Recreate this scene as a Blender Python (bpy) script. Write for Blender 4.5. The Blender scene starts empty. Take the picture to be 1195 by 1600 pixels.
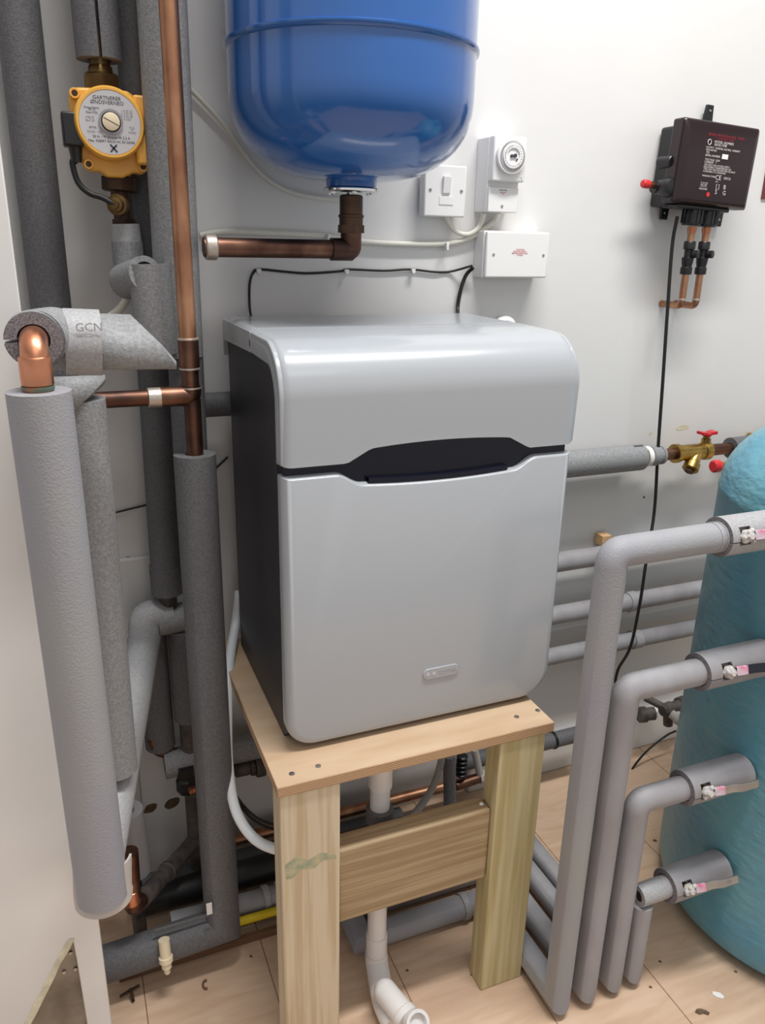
import bpy, bmesh, math, random
from mathutils import Vector, Matrix, noise
random.seed(7)
C = bpy.context.scene.collection
V = Vector
PI = math.pi

# ------------------------------------------------------------------ camera
YAW, PIT, ROL, F = math.radians(22.5), math.radians(19.1), math.radians(1.25), 1220.0
CAM = V((0, 0, 1.33))
fwd = V((math.sin(YAW)*math.cos(PIT), math.cos(YAW)*math.cos(PIT), -math.sin(PIT)))
rt = V((math.cos(YAW), -math.sin(YAW), 0)); up = rt.cross(fwd)
R_ = rt*math.cos(ROL) + up*math.sin(ROL)
U_ = -rt*math.sin(ROL) + up*math.cos(ROL)
cd = bpy.data.cameras.new('camera'); cam = bpy.data.objects.new('camera', cd); C.objects.link(cam)
cam.matrix_world = Matrix((
    (R_.x, U_.x, -fwd.x, CAM.x), (R_.y, U_.y, -fwd.y, CAM.y), (R_.z, U_.z, -fwd.z, CAM.z), (0, 0, 0, 1)))
cd.sensor_fit = 'VERTICAL'; cd.sensor_height = 32.0; cd.lens = F/1600*32.0
cd.clip_start = 0.02
bpy.context.scene.camera = cam

def P(px, py, X=None, Y=None, Z=None):
    """measurement: where the sight line of a photo pixel meets a plane of the room"""
    d = R_*((px-597.5)/F) - U_*((py-800)/F) + fwd
    if X is not None: t = (X-CAM.x)/d.x
    elif Y is not None: t = (Y-CAM.y)/d.y
    else: t = (Z-CAM.z)/d.z
    return CAM + d*t

# ------------------------------------------------------------------ light
w = bpy.data.worlds.new('world'); bpy.context.scene.world = w; w.use_nodes = True
# surrounding room: bright walls around eye height, dim ceiling and floor
wn = w.node_tree; bgn = wn.nodes['Background']
wt = wn.nodes.new('ShaderNodeTexCoord'); wx = wn.nodes.new('ShaderNodeSeparateXYZ'); wr = wn.nodes.new('ShaderNodeValToRGB')
wm = wn.nodes.new('ShaderNodeMapRange'); wm.inputs['From Min'].default_value = -1; wm.inputs['From Max'].default_value = 1
wn.links.new(wt.outputs['Generated'], wx.inputs[0]); wn.links.new(wx.outputs['Z'], wm.inputs['Value']); wn.links.new(wm.outputs[0], wr.inputs[0])
for pos, v_ in ((.30, .12), (.46, .50), (.62, .66), (.76, .16)):
    el = wr.color_ramp.elements[0] if pos == .30 else (wr.color_ramp.elements[-1] if pos == .80 else wr.color_ramp.elements.new(pos))
    el.position = pos; el.color = (v_, v_*.98, v_*.965, 1)
wn.links.new(wr.outputs[0], bgn.inputs[0]); bgn.inputs[1].default_value = 0.98
def area(name, loc, target, sx, sy, power, col=(1, 0.985, 0.96)):
    l = bpy.data.lights.new(name, 'AREA'); l.shape = 'RECTANGLE'; l.size = sx; l.size_y = sy
    l.energy = power; l.color = col
    o = bpy.data.objects.new(name, l); C.objects.link(o); o.location = loc
    o.rotation_euler = (V(target)-V(loc)).to_track_quat('-Z', 'Y').to_euler()
    return o
area('ceiling_light', (0.85, 0.5, 3.3), (0.85, 0.6, 0), 1.6, 0.2, 60)
area('ceiling_light', (0.5, -1.0, 3.1), (0.6, 1.0, 0.8), 1.6, 0.6, 4.5)
vs = bpy.context.scene.view_settings
vs.view_transform = 'Standard'; vs.look = 'None'; vs.exposure = 0.3; vs.gamma = 1.0; vs.use_curve_mapping = False

# ------------------------------------------------------------------ materials
def lin(c):
    return tuple(((x/255)/12.92 if x/255 <= .04045 else ((x/255+.055)/1.055)**2.4) for x in c)
def mat(name, rgb, rough=.5, metal=0., var=0., vscale=8., bump=0., bscale=200., rgb2=None, stretch=(1, 1, 1),
        coat=0., bdist=.001, lo=.35, hi=.65, detail=3, bstretch=(1,1,1), spec=.5):
    m = bpy.data.materials.new(name); m.use_nodes = True
    nt = m.node_tree; b = nt.nodes['Principled BSDF']
    b.inputs['Roughness'].default_value = rough; b.inputs['Metallic'].default_value = metal
    b.inputs['Coat Weight'].default_value = coat; b.inputs['Coat Roughness'].default_value = .05
    b.inputs['Specular IOR Level'].default_value = spec
    c1 = lin(rgb); tc = nt.nodes.new('ShaderNodeTexCoord')
    if rgb2 is None and var: rgb2 = tuple(max(0, min(255, x*(1-var))) for x in rgb)
    if rgb2 is not None:
        mp = nt.nodes.new('ShaderNodeMapping'); mp.inputs['Scale'].default_value = stretch
        n = nt.nodes.new('ShaderNodeTexNoise'); n.inputs['Scale'].default_value = vscale; n.inputs['Detail'].default_value = detail
        r = nt.nodes.new('ShaderNodeValToRGB')
        r.color_ramp.elements[0].position = lo; r.color_ramp.elements[1].position = hi
        r.color_ramp.elements[0].color = (*c1, 1); r.color_ramp.elements[1].color = (*lin(rgb2), 1)
        nt.links.new(tc.outputs['Object'], mp.inputs[0]); nt.links.new(mp.outputs[0], n.inputs['Vector'])
        nt.links.new(n.outputs[0], r.inputs[0]); nt.links.new(r.outputs[0], b.inputs['Base Color'])
    else:
        b.inputs['Base Color'].default_value = (*c1, 1)
    if bump:
        mp2 = nt.nodes.new('ShaderNodeMapping'); mp2.inputs['Scale'].default_value = bstretch
        n2 = nt.nodes.new('ShaderNodeTexNoise'); n2.inputs['Scale'].default_value = bscale; n2.inputs['Detail'].default_value = 2
        bp = nt.nodes.new('ShaderNodeBump'); bp.inputs['Strength'].default_value = bump; bp.inputs['Distance'].default_value = bdist
        nt.links.new(tc.outputs['Object'], mp2.inputs[0]); nt.links.new(mp2.outputs[0], n2.inputs['Vector'])
        nt.links.new(n2.outputs[0], bp.inputs['Height']); nt.links.new(bp.outputs[0], b.inputs['Normal'])
    return m
M = {}
M['wall'] = mat('wall_paint', (226, 225, 224), .38, var=.02, vscale=3, bump=.15, bscale=35, bdist=.002)
M['panel'] = mat('panel_paint', (226, 224, 222), .5, var=.05, vscale=4, bump=.1, bscale=30, bdist=.002)
M['foam'] = mat('grey_foam', (146, 147, 149), .62, var=.14, vscale=260, bump=.5, bscale=420, bdist=.0012, spec=.6)
M['foam_pale'] = mat('pale_grey_foam', (168, 168, 170), .55, var=.1, vscale=300, bump=.35, bscale=420, bdist=.001)
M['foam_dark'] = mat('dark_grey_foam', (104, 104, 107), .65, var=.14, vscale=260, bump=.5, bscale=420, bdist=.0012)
M['foam_blue'] = mat('weathered_grey_foam', (152, 153, 154), .6, bump=.5, bscale=380, bdist=.0013, rgb2=(146, 146, 155), vscale=5, stretch=(3, 3, .7))
M['foam_pink'] = mat('aged_grey_foam', (158, 157, 161), .6, rgb2=(143, 140, 143), vscale=7, stretch=(2, 2, .8), bump=.3, bscale=400, bdist=.001)
M['foam_cut'] = mat('cut_foam', (138, 133, 135), .9, rgb2=(92, 88, 92), vscale=420, bump=.3, bscale=420, bdist=.0008)
M['copper'] = mat('copper', (198, 150, 118), .42, 1, rgb2=(152, 106, 82), vscale=22, bump=.05, bscale=80, stretch=(1, 1, .5))
M['copper_dull'] = mat('tarnished_copper', (130, 96, 80), .42, 1, rgb2=(92, 66, 56), vscale=24, bump=.1, bscale=60)
M['copper_warm'] = mat('warm_copper', (210, 150, 120), .34, 1, rgb2=(196, 128, 96), vscale=20, bump=.1, bscale=60)
M['copper_dark'] = mat('dark_copper', (112, 80, 66), .45, 1, rgb2=(78, 60, 54), vscale=24, bump=.1, bscale=60)
M['solder'] = mat('solder_ring', (196, 186, 176), .4, .8, bump=.4, bscale=200)
M['verdigris'] = mat('verdigris', (86, 116, 100), .8, rgb2=(150, 104, 80), vscale=60)
M['brass'] = mat('brass', (190, 160, 92), .34, 1, rgb2=(150, 122, 66), vscale=30)
M['bronze'] = mat('aged_bronze', (124, 100, 62), .45, .85, rgb2=(84, 64, 42), vscale=25, bump=.2, bscale=90)
M['bronze_dark'] = mat('dark_bronze', (86, 66, 52), .5, .7, rgb2=(58, 44, 38), vscale=25, bump=.2, bscale=90)
M['steel'] = mat('steel', (196, 194, 190), .3, 1, var=.15, vscale=20)
M['galv'] = mat('galvanised_steel', (158, 156, 150), .42, .85, rgb2=(120, 118, 112), vscale=14, detail=5)
M['chrome'] = mat('chrome', (225, 225, 225), .12, 1)
M['blue'] = mat('blue_enamel', (34, 92, 164), .16, coat=.6, bump=.02, bscale=12)
M['teal'] = mat('fibreglass_teal', (84, 146, 172), .36, rgb2=(116, 170, 180), vscale=5, stretch=(1, 1, .8), detail=6, bump=.9, bscale=30, bstretch=(1, 1, 2.2), bdist=.004)
M['silver'] = mat('silver_plastic', (165, 169, 174), .22, coat=.25)
M['navy'] = mat('navy_plastic', (14, 16, 34), .22)
M['char'] = mat('charcoal_plastic', (44, 44, 50), .45, bump=.1, bscale=500, bdist=.0005)
M['black'] = mat('black_plastic', (26, 26, 28), .38)
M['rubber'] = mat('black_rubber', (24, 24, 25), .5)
M['maroon'] = mat('black_cover', (34, 18, 22), .3)
M['yellow'] = mat('yellow_enamel', (244, 182, 78), .38, var=.06, vscale=18)
M['white'] = mat('white_plastic', (236, 235, 234), .3)
M['cable'] = mat('cream_cable', (226, 224, 212), .42)
M['hose'] = mat('white_hose', (226, 230, 234), .3)
M['waste'] = mat('white_waste_plastic', (222, 218, 216), .3)
M['label'] = mat('pump_label', (196, 194, 197), .4)
M['cream'] = mat('cream_cap', (232, 216, 186), .4)
M['ink'] = mat('dark_ink', (60, 60, 66), .6)
M['inkgrey'] = mat('grey_ink', (150, 148, 150), .6)
M['inkwhite'] = mat('white_ink', (214, 204, 204), .5)
M['inkred'] = mat('red_ink', (196, 60, 76), .5)
M['inkdim'] = mat('dark_red_ink', (150, 44, 60), .5)
M['red'] = mat('red_plastic', (206, 44, 50), .35)
M['redh'] = mat('red_handle', (190, 28, 40), .3)
M['lime'] = mat('limescale', (206, 202, 192), .8, rgb2=(170, 168, 176), vscale=120, bump=.8, bscale=220, bdist=.002)
M['pink'] = mat('pink_grip', (212, 96, 140), .5, rgb2=(196, 190, 198), vscale=60)
M['pine'] = mat('treated_pine', (206, 190, 164), .6, rgb2=(188, 168, 136), vscale=10, stretch=(10, 10, .35), detail=5, lo=.4, hi=.6, bump=.15, bscale=60, bstretch=(4, 4, .3))
M['pine_green'] = mat('greenish_pine', (198, 186, 146), .6, rgb2=(176, 160, 114), vscale=8, stretch=(8, 8, .35), detail=5, lo=.4, hi=.6, bump=.15, bscale=60, bstretch=(4, 4, .3))
M['pine_rail'] = mat('weathered_pine', (172, 150, 118), .7, rgb2=(150, 126, 94), vscale=16, stretch=(.25, 9, 9), detail=5, lo=.4, hi=.6, bump=.2, bscale=60, bstretch=(.3, 4, 4))
M['ply'] = mat('plywood_face', (202, 176, 148), .5, rgb2=(190, 160, 130), vscale=6, stretch=(1, 5, 5), detail=5)
M['greenstain'] = mat('green_stain', (146, 156, 130), .7, rgb2=(186, 176, 142), vscale=70)
M['tape'] = mat('yellow_tape', (214, 186, 20), .4)
M['stain'] = mat('brown_stain', (112, 92, 70), .8, rgb2=(84, 66, 48), vscale=90)
M['cutedge'] = mat('cream_board_edge', (222, 216, 190), .8, var=.12, vscale=60)
M['plaster'] = mat('cream_rim', (176, 170, 166), .7, rgb2=(190, 184, 178), vscale=12)
M['debris'] = mat('brown_debris', (108, 78, 56), .9)
M['sign'] = mat('red_brown_sign', (110, 48, 50), .4)
M['woodblock'] = mat('wood_block', (214, 176, 130), .6, var=.15, vscale=20)
M['dirt'] = mat('dirty_fitting', (96, 88, 84), .6, rgb2=(60, 54, 52), vscale=40, bump=.3, bscale=150)

def ply_edge_mat():
    m = bpy.data.materials.new('plywood_edge'); m.use_nodes = True; nt = m.node_tree; b = nt.nodes['Principled BSDF']
    tc = nt.nodes.new('ShaderNodeTexCoord'); sx = nt.nodes.new('ShaderNodeSeparateXYZ')
    nt.links.new(tc.outputs['Object'], sx.inputs[0])
    n = nt.nodes.new('ShaderNodeTexNoise'); n.inputs['Scale'].default_value = 30; nt.links.new(tc.outputs['Object'], n.inputs['Vector'])
    mu = nt.nodes.new('ShaderNodeMath'); mu.operation = 'MULTIPLY'; mu.inputs[1].default_value = 1900.0
    nt.links.new(sx.outputs['Z'], mu.inputs[0])
    ad = nt.nodes.new('ShaderNodeMath'); ad.operation = 'MULTIPLY_ADD'; ad.inputs[1].default_value = 3.0
    nt.links.new(n.outputs[0], ad.inputs[0]); nt.links.new(mu.outputs[0], ad.inputs[2])
    sn = nt.nodes.new('ShaderNodeMath'); sn.operation = 'SINE'; nt.links.new(ad.outputs[0], sn.inputs[0])
    r = nt.nodes.new('ShaderNodeValToRGB'); r.color_ramp.elements[0].color = (*lin((158, 122, 90)), 1); r.color_ramp.elements[1].color = (*lin((202, 172, 136)), 1)
    r.color_ramp.elements[0].position = .1; r.color_ramp.elements[1].position = .5
    nt.links.new(sn.outputs[0], r.inputs[0]); nt.links.new(r.outputs[0], b.inputs['Base Color'])
    b.inputs['Roughness'].default_value = .7
    return m
M['plyedge'] = ply_edge_mat()

def floor_mat():
    m = bpy.data.materials.new('pale_oak_vinyl'); m.use_nodes = True; nt = m.node_tree; b = nt.nodes['Principled BSDF']
    tc = nt.nodes.new('ShaderNodeTexCoord')
    mp = nt.nodes.new('ShaderNodeMapping'); mp.inputs['Rotation'].default_value = (0, 0, 0); mp.inputs['Scale'].default_value = (1.2, 7, 1)
    nt.links.new(tc.outputs['Object'], mp.inputs[0])
    n = nt.nodes.new('ShaderNodeTexNoise'); n.inputs['Scale'].default_value = 5; n.inputs['Detail'].default_value = 8; n.inputs['Distortion'].default_value = 1.2
    nt.links.new(mp.outputs[0], n.inputs['Vector'])
    r = nt.nodes.new('ShaderNodeValToRGB')
    r.color_ramp.elements[0].position = .3; r.color_ramp.elements[0].color = (*lin((216, 188, 162)), 1)
    r.color_ramp.elements[1].position = .72; r.color_ramp.elements[1].color = (*lin((196, 164, 136)), 1)
    nt.links.new(n.outputs[0], r.inputs[0])
    # plank joints
    br = nt.nodes.new('ShaderNodeTexBrick'); br.offset = .5; br.inputs['Scale'].default_value = 1
    br.inputs['Brick Width'].default_value = 40; br.inputs['Row Height'].default_value = .2285
    br.inputs['Mortar Size'].default_value = .0012; br.inputs['Mortar Smooth'].default_value = .1
    br.inputs['Color1'].default_value = (1, 1, 1, 1); br.inputs['Color2'].default_value = (.96, .95, .95, 1); br.inputs['Mortar'].default_value = (.42, .34, .28, 1)
    mp2 = nt.nodes.new('ShaderNodeMapping'); mp2.inputs['Rotation'].default_value = (0, 0, math.radians(90)); mp2.inputs['Location'].default_value = (0.2, .065, 0)
    nt.links.new(tc.outputs['Object'], mp2.inputs[0]); nt.links.new(mp2.outputs[0], br.inputs['Vector'])
    mx = nt.nodes.new('ShaderNodeMix'); mx.data_type = 'RGBA'; mx.blend_type = 'MULTIPLY'; mx.inputs[0].default_value = 1
    nt.links.new(r.outputs[0], mx.inputs[6]); nt.links.new(br.outputs['Color'], mx.inputs[7]); nt.links.new(mx.outputs[2], b.inputs['Base Color'])
    b.inputs['Roughness'].default_value = .42
    return m
M['floor'] = floor_mat()

# ------------------------------------------------------------------ mesh helpers
class MB:
    def __init__(s): s.v = []; s.f = []; s.mi = []; s.cur = 0
    def add(s, vs_, fs_):
        o = len(s.v); s.v += [V(x) for x in vs_]; s.f += [tuple(i+o for i in f) for f in fs_]; s.mi += [s.cur]*len(fs_); return s
    def box(s, c, d, rot=None):
        c = V(c); h = V(d)/2; vs_ = []
        for z in (-1, 1):
            for y in (-1, 1):
                for x in (-1, 1):
                    q = V((x*h.x, y*h.y, z*h.z))
                    if rot is not None: q = rot @ q
                    vs_.append(c+q)
        return s.add(vs_, [(0, 2, 3, 1), (4, 5, 7, 6), (0, 1, 5, 4), (2, 6, 7, 3), (0, 4, 6, 2), (1, 3, 7, 5)])
    def span(s, a, b):
        a = V(a); b = V(b); return s.box((a+b)/2, [abs(x) for x in (b-a)])
    def sweep(s, path, sec, closed=False, scale=None):
        """sweep a closed cross-section (list of 2D points) along a path, mitred corners"""
        path = [V(p) for p in path]; n = len(path)
        T = []
        for i in range(n):
            if i == 0: t = path[1]-path[0]
            elif i == n-1: t = path[-1]-path[-2]
            else: t = ((path[i]-path[i-1]).normalized()+(path[i+1]-path[i]).normalized())
            T.append(t.normalized())
        d0 = (path[1]-path[0]).normalized()
        ref = V((0, 0, 1)) if abs(d0.z) < .9 else V((0, 1, 0))
        a = d0.cross(ref).normalized(); b = a.cross(d0).normalized()   # a: sideways, b: up
        rings = []; d = d0
        for i in range(n):
            nd = (path[i]-path[i-1]).normalized() if i > 0 else d0
            if i > 0:
                q = d.rotation_difference(nd); a = q @ a; b = q @ b; d = nd
            k = scale[i] if scale else 1
            ring = []
            for (x, y) in sec:
                p = path[i] + a*x*k + b*y*k
                den = d.dot(T[i])
                if den > .2: p = p - d*((p-path[i]).dot(T[i])/den)
                ring.append(p)
            rings.append(ring)
        m = len(sec); vs_ = [p for r in rings for p in r]; fs_ = []
        for i in range(n-1):
            for j in range(m):
                k = (j+1) % m
                fs_.append((i*m+j, i*m+k, (i+1)*m+k, (i+1)*m+j))
        s.ends = (len(s.v), len(s.v)+(n-1)*m, m)
        return s.add(vs_, fs_)
    def tube(s, path, r, rin=None, seg=24, gap=None, scale=None, capmat=None):
        """gap = (centre angle, width in radians) leaves a slit; angle 0 = sideways, 90 = up"""
        base = len(s.v)
        if gap is None:
            sec = [(r*math.cos(2*PI*i/seg), r*math.sin(2*PI*i/seg)) for i in range(seg)]
            s.sweep(path, sec, scale=scale); e0, e1, m = s.ends
            if rin is None:
                s.f.append(tuple(range(e0, e0+m))[::-1]); s.f.append(tuple(range(e1, e1+m))); s.mi += [capmat or s.cur]*2
            else:
                sec2 = [(rin*math.cos(2*PI*i/seg), rin*math.sin(2*PI*i/seg)) for i in range(seg)]
                s.sweep(path, sec2, scale=scale); g0, g1, m = s.ends
                for a_, b_ in ((e0, g0), (e1, g1)):
                    for j in range(m):
                        k = (j+1) % m
                        s.f.append((a_+j, a_+k, b_+k, b_+j)); s.mi.append(s.cur if capmat is None else capmat)
        else:
            c, wd = gap; rin = rin or r*.7
            a0 = c+wd/2; a1 = c+2*PI-wd/2
            A = [a0+(a1-a0)*i/seg for i in range(seg+1)]
            sec = [(r*math.cos(t), r*math.sin(t)) for t in A]+[(rin*math.cos(t), rin*math.sin(t)) for t in A[::-1]]
            s.sweep(path, sec, scale=scale); e0, e1, m = s.ends
            for e in (e0, e1):
                for j in range(seg):
                    s.f.append((e+j, e+j+1, e+m-2-j, e+m-1-j)); s.mi.append(s.cur if capmat is None else capmat)
        return s
    def lathe(s, prof, o, ax, seg=32, cap=True):
        """prof: list of (distance along axis, radius)"""
        o = V(o); ax = V(ax).normalized(); ref = V((0, 0, 1)) if abs(ax.z) < .9 else V((1, 0, 0))
        a = ax.cross(ref).normalized(); b = ax.cross(a).normalized()
        vs_ = []; fs_ = []
        for (t, r) in prof:
            for i in range(seg):
                th = 2*PI*i/seg; vs_.append(o+ax*t+(a*math.cos(th)+b*math.sin(th))*max(r, 1e-5))
        n = len(prof)
        for i in range(n-1):
            for j in range(seg):
                k = (j+1) % seg; fs_.append((i*seg+j, i*seg+k, (i+1)*seg+k, (i+1)*seg+j))
        if cap: fs_ += [tuple(range(seg))[::-1], tuple((n-1)*seg+j for j in range(seg))]
        return s.add(vs_, fs_)
    def prism(s, poly, o, u, v, depth):
        """extrude polygon given in (u,v) by vector depth"""
        o = V(o); u = V(u); v = V(v); dp = V(depth); n = len(poly)
        vs_ = [o+u*x+v*y for x, y in poly]+[o+u*x+v*y+dp for x, y in poly]
        return s.add(vs_, [tuple(range(n))[::-1], tuple(range(n, 2*n))]+[(i, (i+1) % n, n+(i+1) % n, n+i) for i in range(n)])
    def build(s, name, m, parent=None, bevel=0, bseg=3, smooth=True, angle=40, subsurf=0):
        me = bpy.data.meshes.new(name)
        org = V((0, 0, 0))
        if parent is not None: org = parent.get('_w') and V(parent['_w']) or V((0, 0, 0))
        else:
            xs = [p.x for p in s.v]; ys = [p.y for p in s.v]; zs = [p.z for p in s.v]
            org = V(((min(xs)+max(xs))/2, (min(ys)+max(ys))/2, min(zs)))
        me.from_pydata([p-org for p in s.v], [], s.f)
        ms = m if isinstance(m, (list, tuple)) else [m]
        for k in ms: me.materials.append(M[k])
        if len(ms) > 1:
            for p, i in zip(me.polygons, s.mi): p.material_index = min(i, len(ms)-1)
        bm = bmesh.new(); bm.from_mesh(me); bmesh.ops.recalc_face_normals(bm, faces=bm.faces); bm.to_mesh(me); bm.free()
        if smooth:
            me.polygons.foreach_set('use_smooth', [True]*len(me.polygons))
            me.set_sharp_from_angle(angle=math.radians(angle))
        me.update()
        ob = bpy.data.objects.new(name, me); C.objects.link(ob)
        if parent is not None: ob.parent = parent; ob['_w'] = tuple(org)
        else: ob.location = org; ob['_w'] = tuple(org)
        if bevel:
            md = ob.modifiers.new('bevel', 'BEVEL'); md.width = bevel; md.segments = bseg; md.limit_method = 'ANGLE'; md.angle_limit = math.radians(35)
            md.harden_normals = False
        if subsurf:
            md = ob.modifiers.new('sub', 'SUBSURF'); md.levels = subsurf; md.render_levels = subsurf
        return ob

def tag(o, label, cat, group=None, kind=None):
    o['label'] = label; o['category'] = cat
    if group: o['group'] = group
    if kind: o['kind'] = kind
    return o
def struct(o): o['kind'] = 'structure'; return o
def thing(name, label, cat, loc, group=None):
    o = bpy.data.objects.new(name, None); o.empty_display_size = .02; C.objects.link(o); o.location = loc; o['_w'] = tuple(loc)
    return tag(o, label, cat, group)
def fil(pts, rad, n=6):
    """round the corners of a polyline"""
    pts = [V(p) for p in pts]; out = [pts[0]]
    rads = rad if isinstance(rad, (list, tuple)) else [rad]*(len(pts)-2)
    for i in range(1, len(pts)-1):
        r = rads[i-1]; p = pts[i]; a = (pts[i-1]-p); b = (pts[i+1]-p)
        if r <= 0: out.append(p); continue
        la, lb = a.length, b.length; a.normalize(); b.normalize()
        d = min(r, la*.49, lb*.49)
        p0 = p+a*d; p1 = p+b*d
        for k in range(n+1):
            t = k/n; out.append(p0*(1-t)**2+p*2*t*(1-t)+p1*t*t)
    out.append(pts[-1]); return out
def spl(pts, n=8):
    """Catmull-Rom through points"""
    pts = [V(p) for p in pts]; q = [pts[0]*2-pts[1]]+pts+[pts[-1]*2-pts[-2]]; out = []
    for i in range(1, len(q)-2):
        for k in range(n):
            t = k/n; a, b, c, d = q[i-1], q[i], q[i+1], q[i+2]
            out.append(.5*((2*b)+(c-a)*t+(2*a-5*b+4*c-d)*t*t+(3*b-a-3*c+d)*t**3))
    out.append(pts[-1]); return out
def text(body, size, loc, name, m, parent, rot=(PI/2, 0, 0), ext=.0003, align='CENTER', sx=1.0):
    cu = bpy.data.curves.new('t', 'FONT'); cu.body = body; cu.size = size; cu.align_x = align; cu.align_y = 'CENTER'; cu.extrude = ext
    cu.resolution_u = 2; cu.space_line = .85
    t = bpy.data.objects.new('t', cu); C.objects.link(t); bpy.context.view_layer.update()
    dg = bpy.context.evaluated_depsgraph_get(); me = bpy.data.meshes.new_from_object(t.evaluated_get(dg))
    bpy.data.objects.remove(t)
    from mathutils import Euler
    mt = Euler(rot).to_matrix().to_4x4() @ Matrix.Diagonal((sx, 1, 1, 1))
    w0 = V(parent['_w']) if parent else V((0, 0, 0))
    me.transform(Matrix.Translation(V(loc)-w0) @ mt)
    me.materials.clear(); me.materials.append(M[m]); me.name = name
    ob = bpy.data.objects.new(name, me); C.objects.link(ob); ob.parent = parent; ob['_w'] = tuple(w0)
    return ob

WY = 1.46     # back wall
# ------------------------------------------------------------------ setting
struct(MB().span((-1.2, WY, 0), (3.2, WY+.1, 2.7)).build('wall_back', 'wall'))
struct(MB().span((-1.2, -1.4, -.1), (3.2, WY+.1, 0)).build('floor', 'floor', smooth=False))
# free edge of the white boxing panel on the left, with the torn opening at its foot
PYF = 1.012
ex = -.036
ap = P(108, 1468, Y=PYF); nl = P(38, 1604, Y=PYF); nr = P(137, 1604, Y=PYF); am = P(120, 1500, Y=PYF)
sl = (nl-ap)/(nl.z-ap.z); sr = (nr-am)/(nr.z-am.z)
zl = .05
L0 = ap+sl*(zl-ap.z); R0 = am+sr*(zl-am.z)
poly = [(-1.2, 2.7), (-1.2, 0), (L0.x-.0, 0), (L0.x, zl), (ap.x-.002, ap.z-.012), (ap.x, ap.z), (ap.x+.005, ap.z), (am.x, am.z), (R0.x, zl), (R0.x, 0), (ex, 0), (ex, 2.7)]
struct(MB().prism(poly, (0, PYF, 0), (1, 0, 0), (0, 0, 1), (0, .014, 0)).build('wall_left', 'panel', bevel=.0015))
# cream cut edge lining the torn opening
b = MB(); e = []
for k in range(14):
    t = k/13; p = ap.lerp(L0, t); e.append((p.x+.002*noise.noise(V((k*.9, 0, 0))), p.z))
wd = [.008+.004*noise.noise(V((k*.7, 3, 0))) for k in range(14)]
pl = [(x-.003, z) for x, z in e]+[(x+w_, z) for (x, z), w_ in list(zip(e, wd))[::-1]]
b.prism(pl, (0, PYF-.002, 0), (1, 0, 0), (0, 0, 1), (0, .02, 0))
struct(b.build('trim_1', 'cutedge', bevel=.001))
# shallow white board on the lower back wall, behind the pipes
a0 = P(212, 1150, Y=1.45); a1 = P(287, 1150, Y=1.45)
struct(MB().span((a0.x, 1.446, 0), (a1.x, WY-.001, .75)).build('wall_board', 'wall', bevel=.002)); bpy.data.objects['wall_board'].name = 'trim_2'
struct(MB().span((.85, 1.44, 0), (3.2, WY-.001, .11)).build('baseboard_back', 'panel', bevel=.004))

g = tag(MB().prism([(L0.x-.02, .02), (R0.x+.02, .02), (R0.x+.0, .4), (am.x+.008, am.z), (ap.x+.004, ap.z+.012), (ap.x-.01, ap.z)], (0, PYF+.0145, 0), (1, 0, 0), (0, 0, 1), (0, .003, 0)).build('metal_plate', 'galv'),
        'galvanised metal plate showing through torn opening in left panel', 'metal plate')
for q in ((110, 1489), (100, 1519), (118, 1514)):
    p = P(*q, Y=PYF+.0135); MB().lathe([(0, .003), (.0015, .003), (.002, .0015)], p, (0, -1, 0), 12).build('screw', 'steel', g)

# ------------------------------------------------------------------ stand
SZ = .57; SX0, SX1, SY0, SY1 = .2285, .708, .93, 1.40
st = thing('timber_stand', 'rough timber stand with plywood top carrying the silver cabinet', 'stand', (.47, .95, 0))
b = MB()
top = MB(); top.span((SX0, SY0, SZ-.018), (SX1, SY1, SZ))
top.mi = [1, 0, 1, 1, 1, 1]
t = top.build('plywood_top', ['ply', 'plyedge'], st, bevel=.0008, bseg=1)
for q in ((456, 1209), (497, 1197), (807, 1120), (840, 1110)):
    p = P(*q, Z=SZ+.0003); MB().lathe([(0, .0045), (.0006, .0045), (.0008, .002)], p, (0, 0, 1), 14).build('screw', 'steel', t)
ly = SY0+.004
b = MB().span((SX0+.004, ly, 0), (SX0+.099, ly+.046, SZ-.0185)); l = b.build('leg', 'pine', st, bevel=.003)
# green preservative smear on the left leg
pts = [(445, 1352), (462, 1338), (482, 1344), (500, 1332), (524, 1334), (526, 1341), (505, 1344), (492, 1356), (470, 1358), (458, 1372), (447, 1374)]
b = MB(); pp = [P(x, y, Y=ly) for x, y in pts]; b.prism([(p.x, p.z) for p in pp], (0, ly-.0002, 0), (1, 0, 0), (0, 0, 1), (0, .0003, 0)); b.build('green_stain', 'greenstain', l)
MB().span((SX1-.1, ly, 0), (SX1-.012, ly+.046, SZ-.0185)).build('leg', 'pine_green', st, bevel=.003)
rz1 = P(531, 1330, Y=ly+.012).z; rz0 = P(531, 1443, Y=ly+.012).z
r_ = MB().span((SX0+.0995, ly+.012, rz0), (SX1-.1005, ly+.052, rz1)).build('cross_rail', 'pine_rail', st, bevel=.005)
p = P(752, 1256, Z=rz1); MB().lathe([(0, .004), (.002, .003), (.003, .001)], p, (0, 0, 1), 10).build('paint_drip', 'white', r_)
MB().span((SX0+.05, SY1-.05, SZ-.115), (SX1-.01, SY1-.005, SZ-.0185)).build('rear_batten', 'pine', st, bevel=.003)

# ------------------------------------------------------------------ silver cabinet
UX0, UX1, UY0, UY1, UZ0, UZ1 = .2635, .742, 1.0, 1.375, .5705, 1.203
cab = thing('water_treatment_cabinet', 'large silver plastic cabinet with black sides standing on the timber stand', 'water softener', ((UX0+UX1)/2, 1.18, UZ0))
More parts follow.
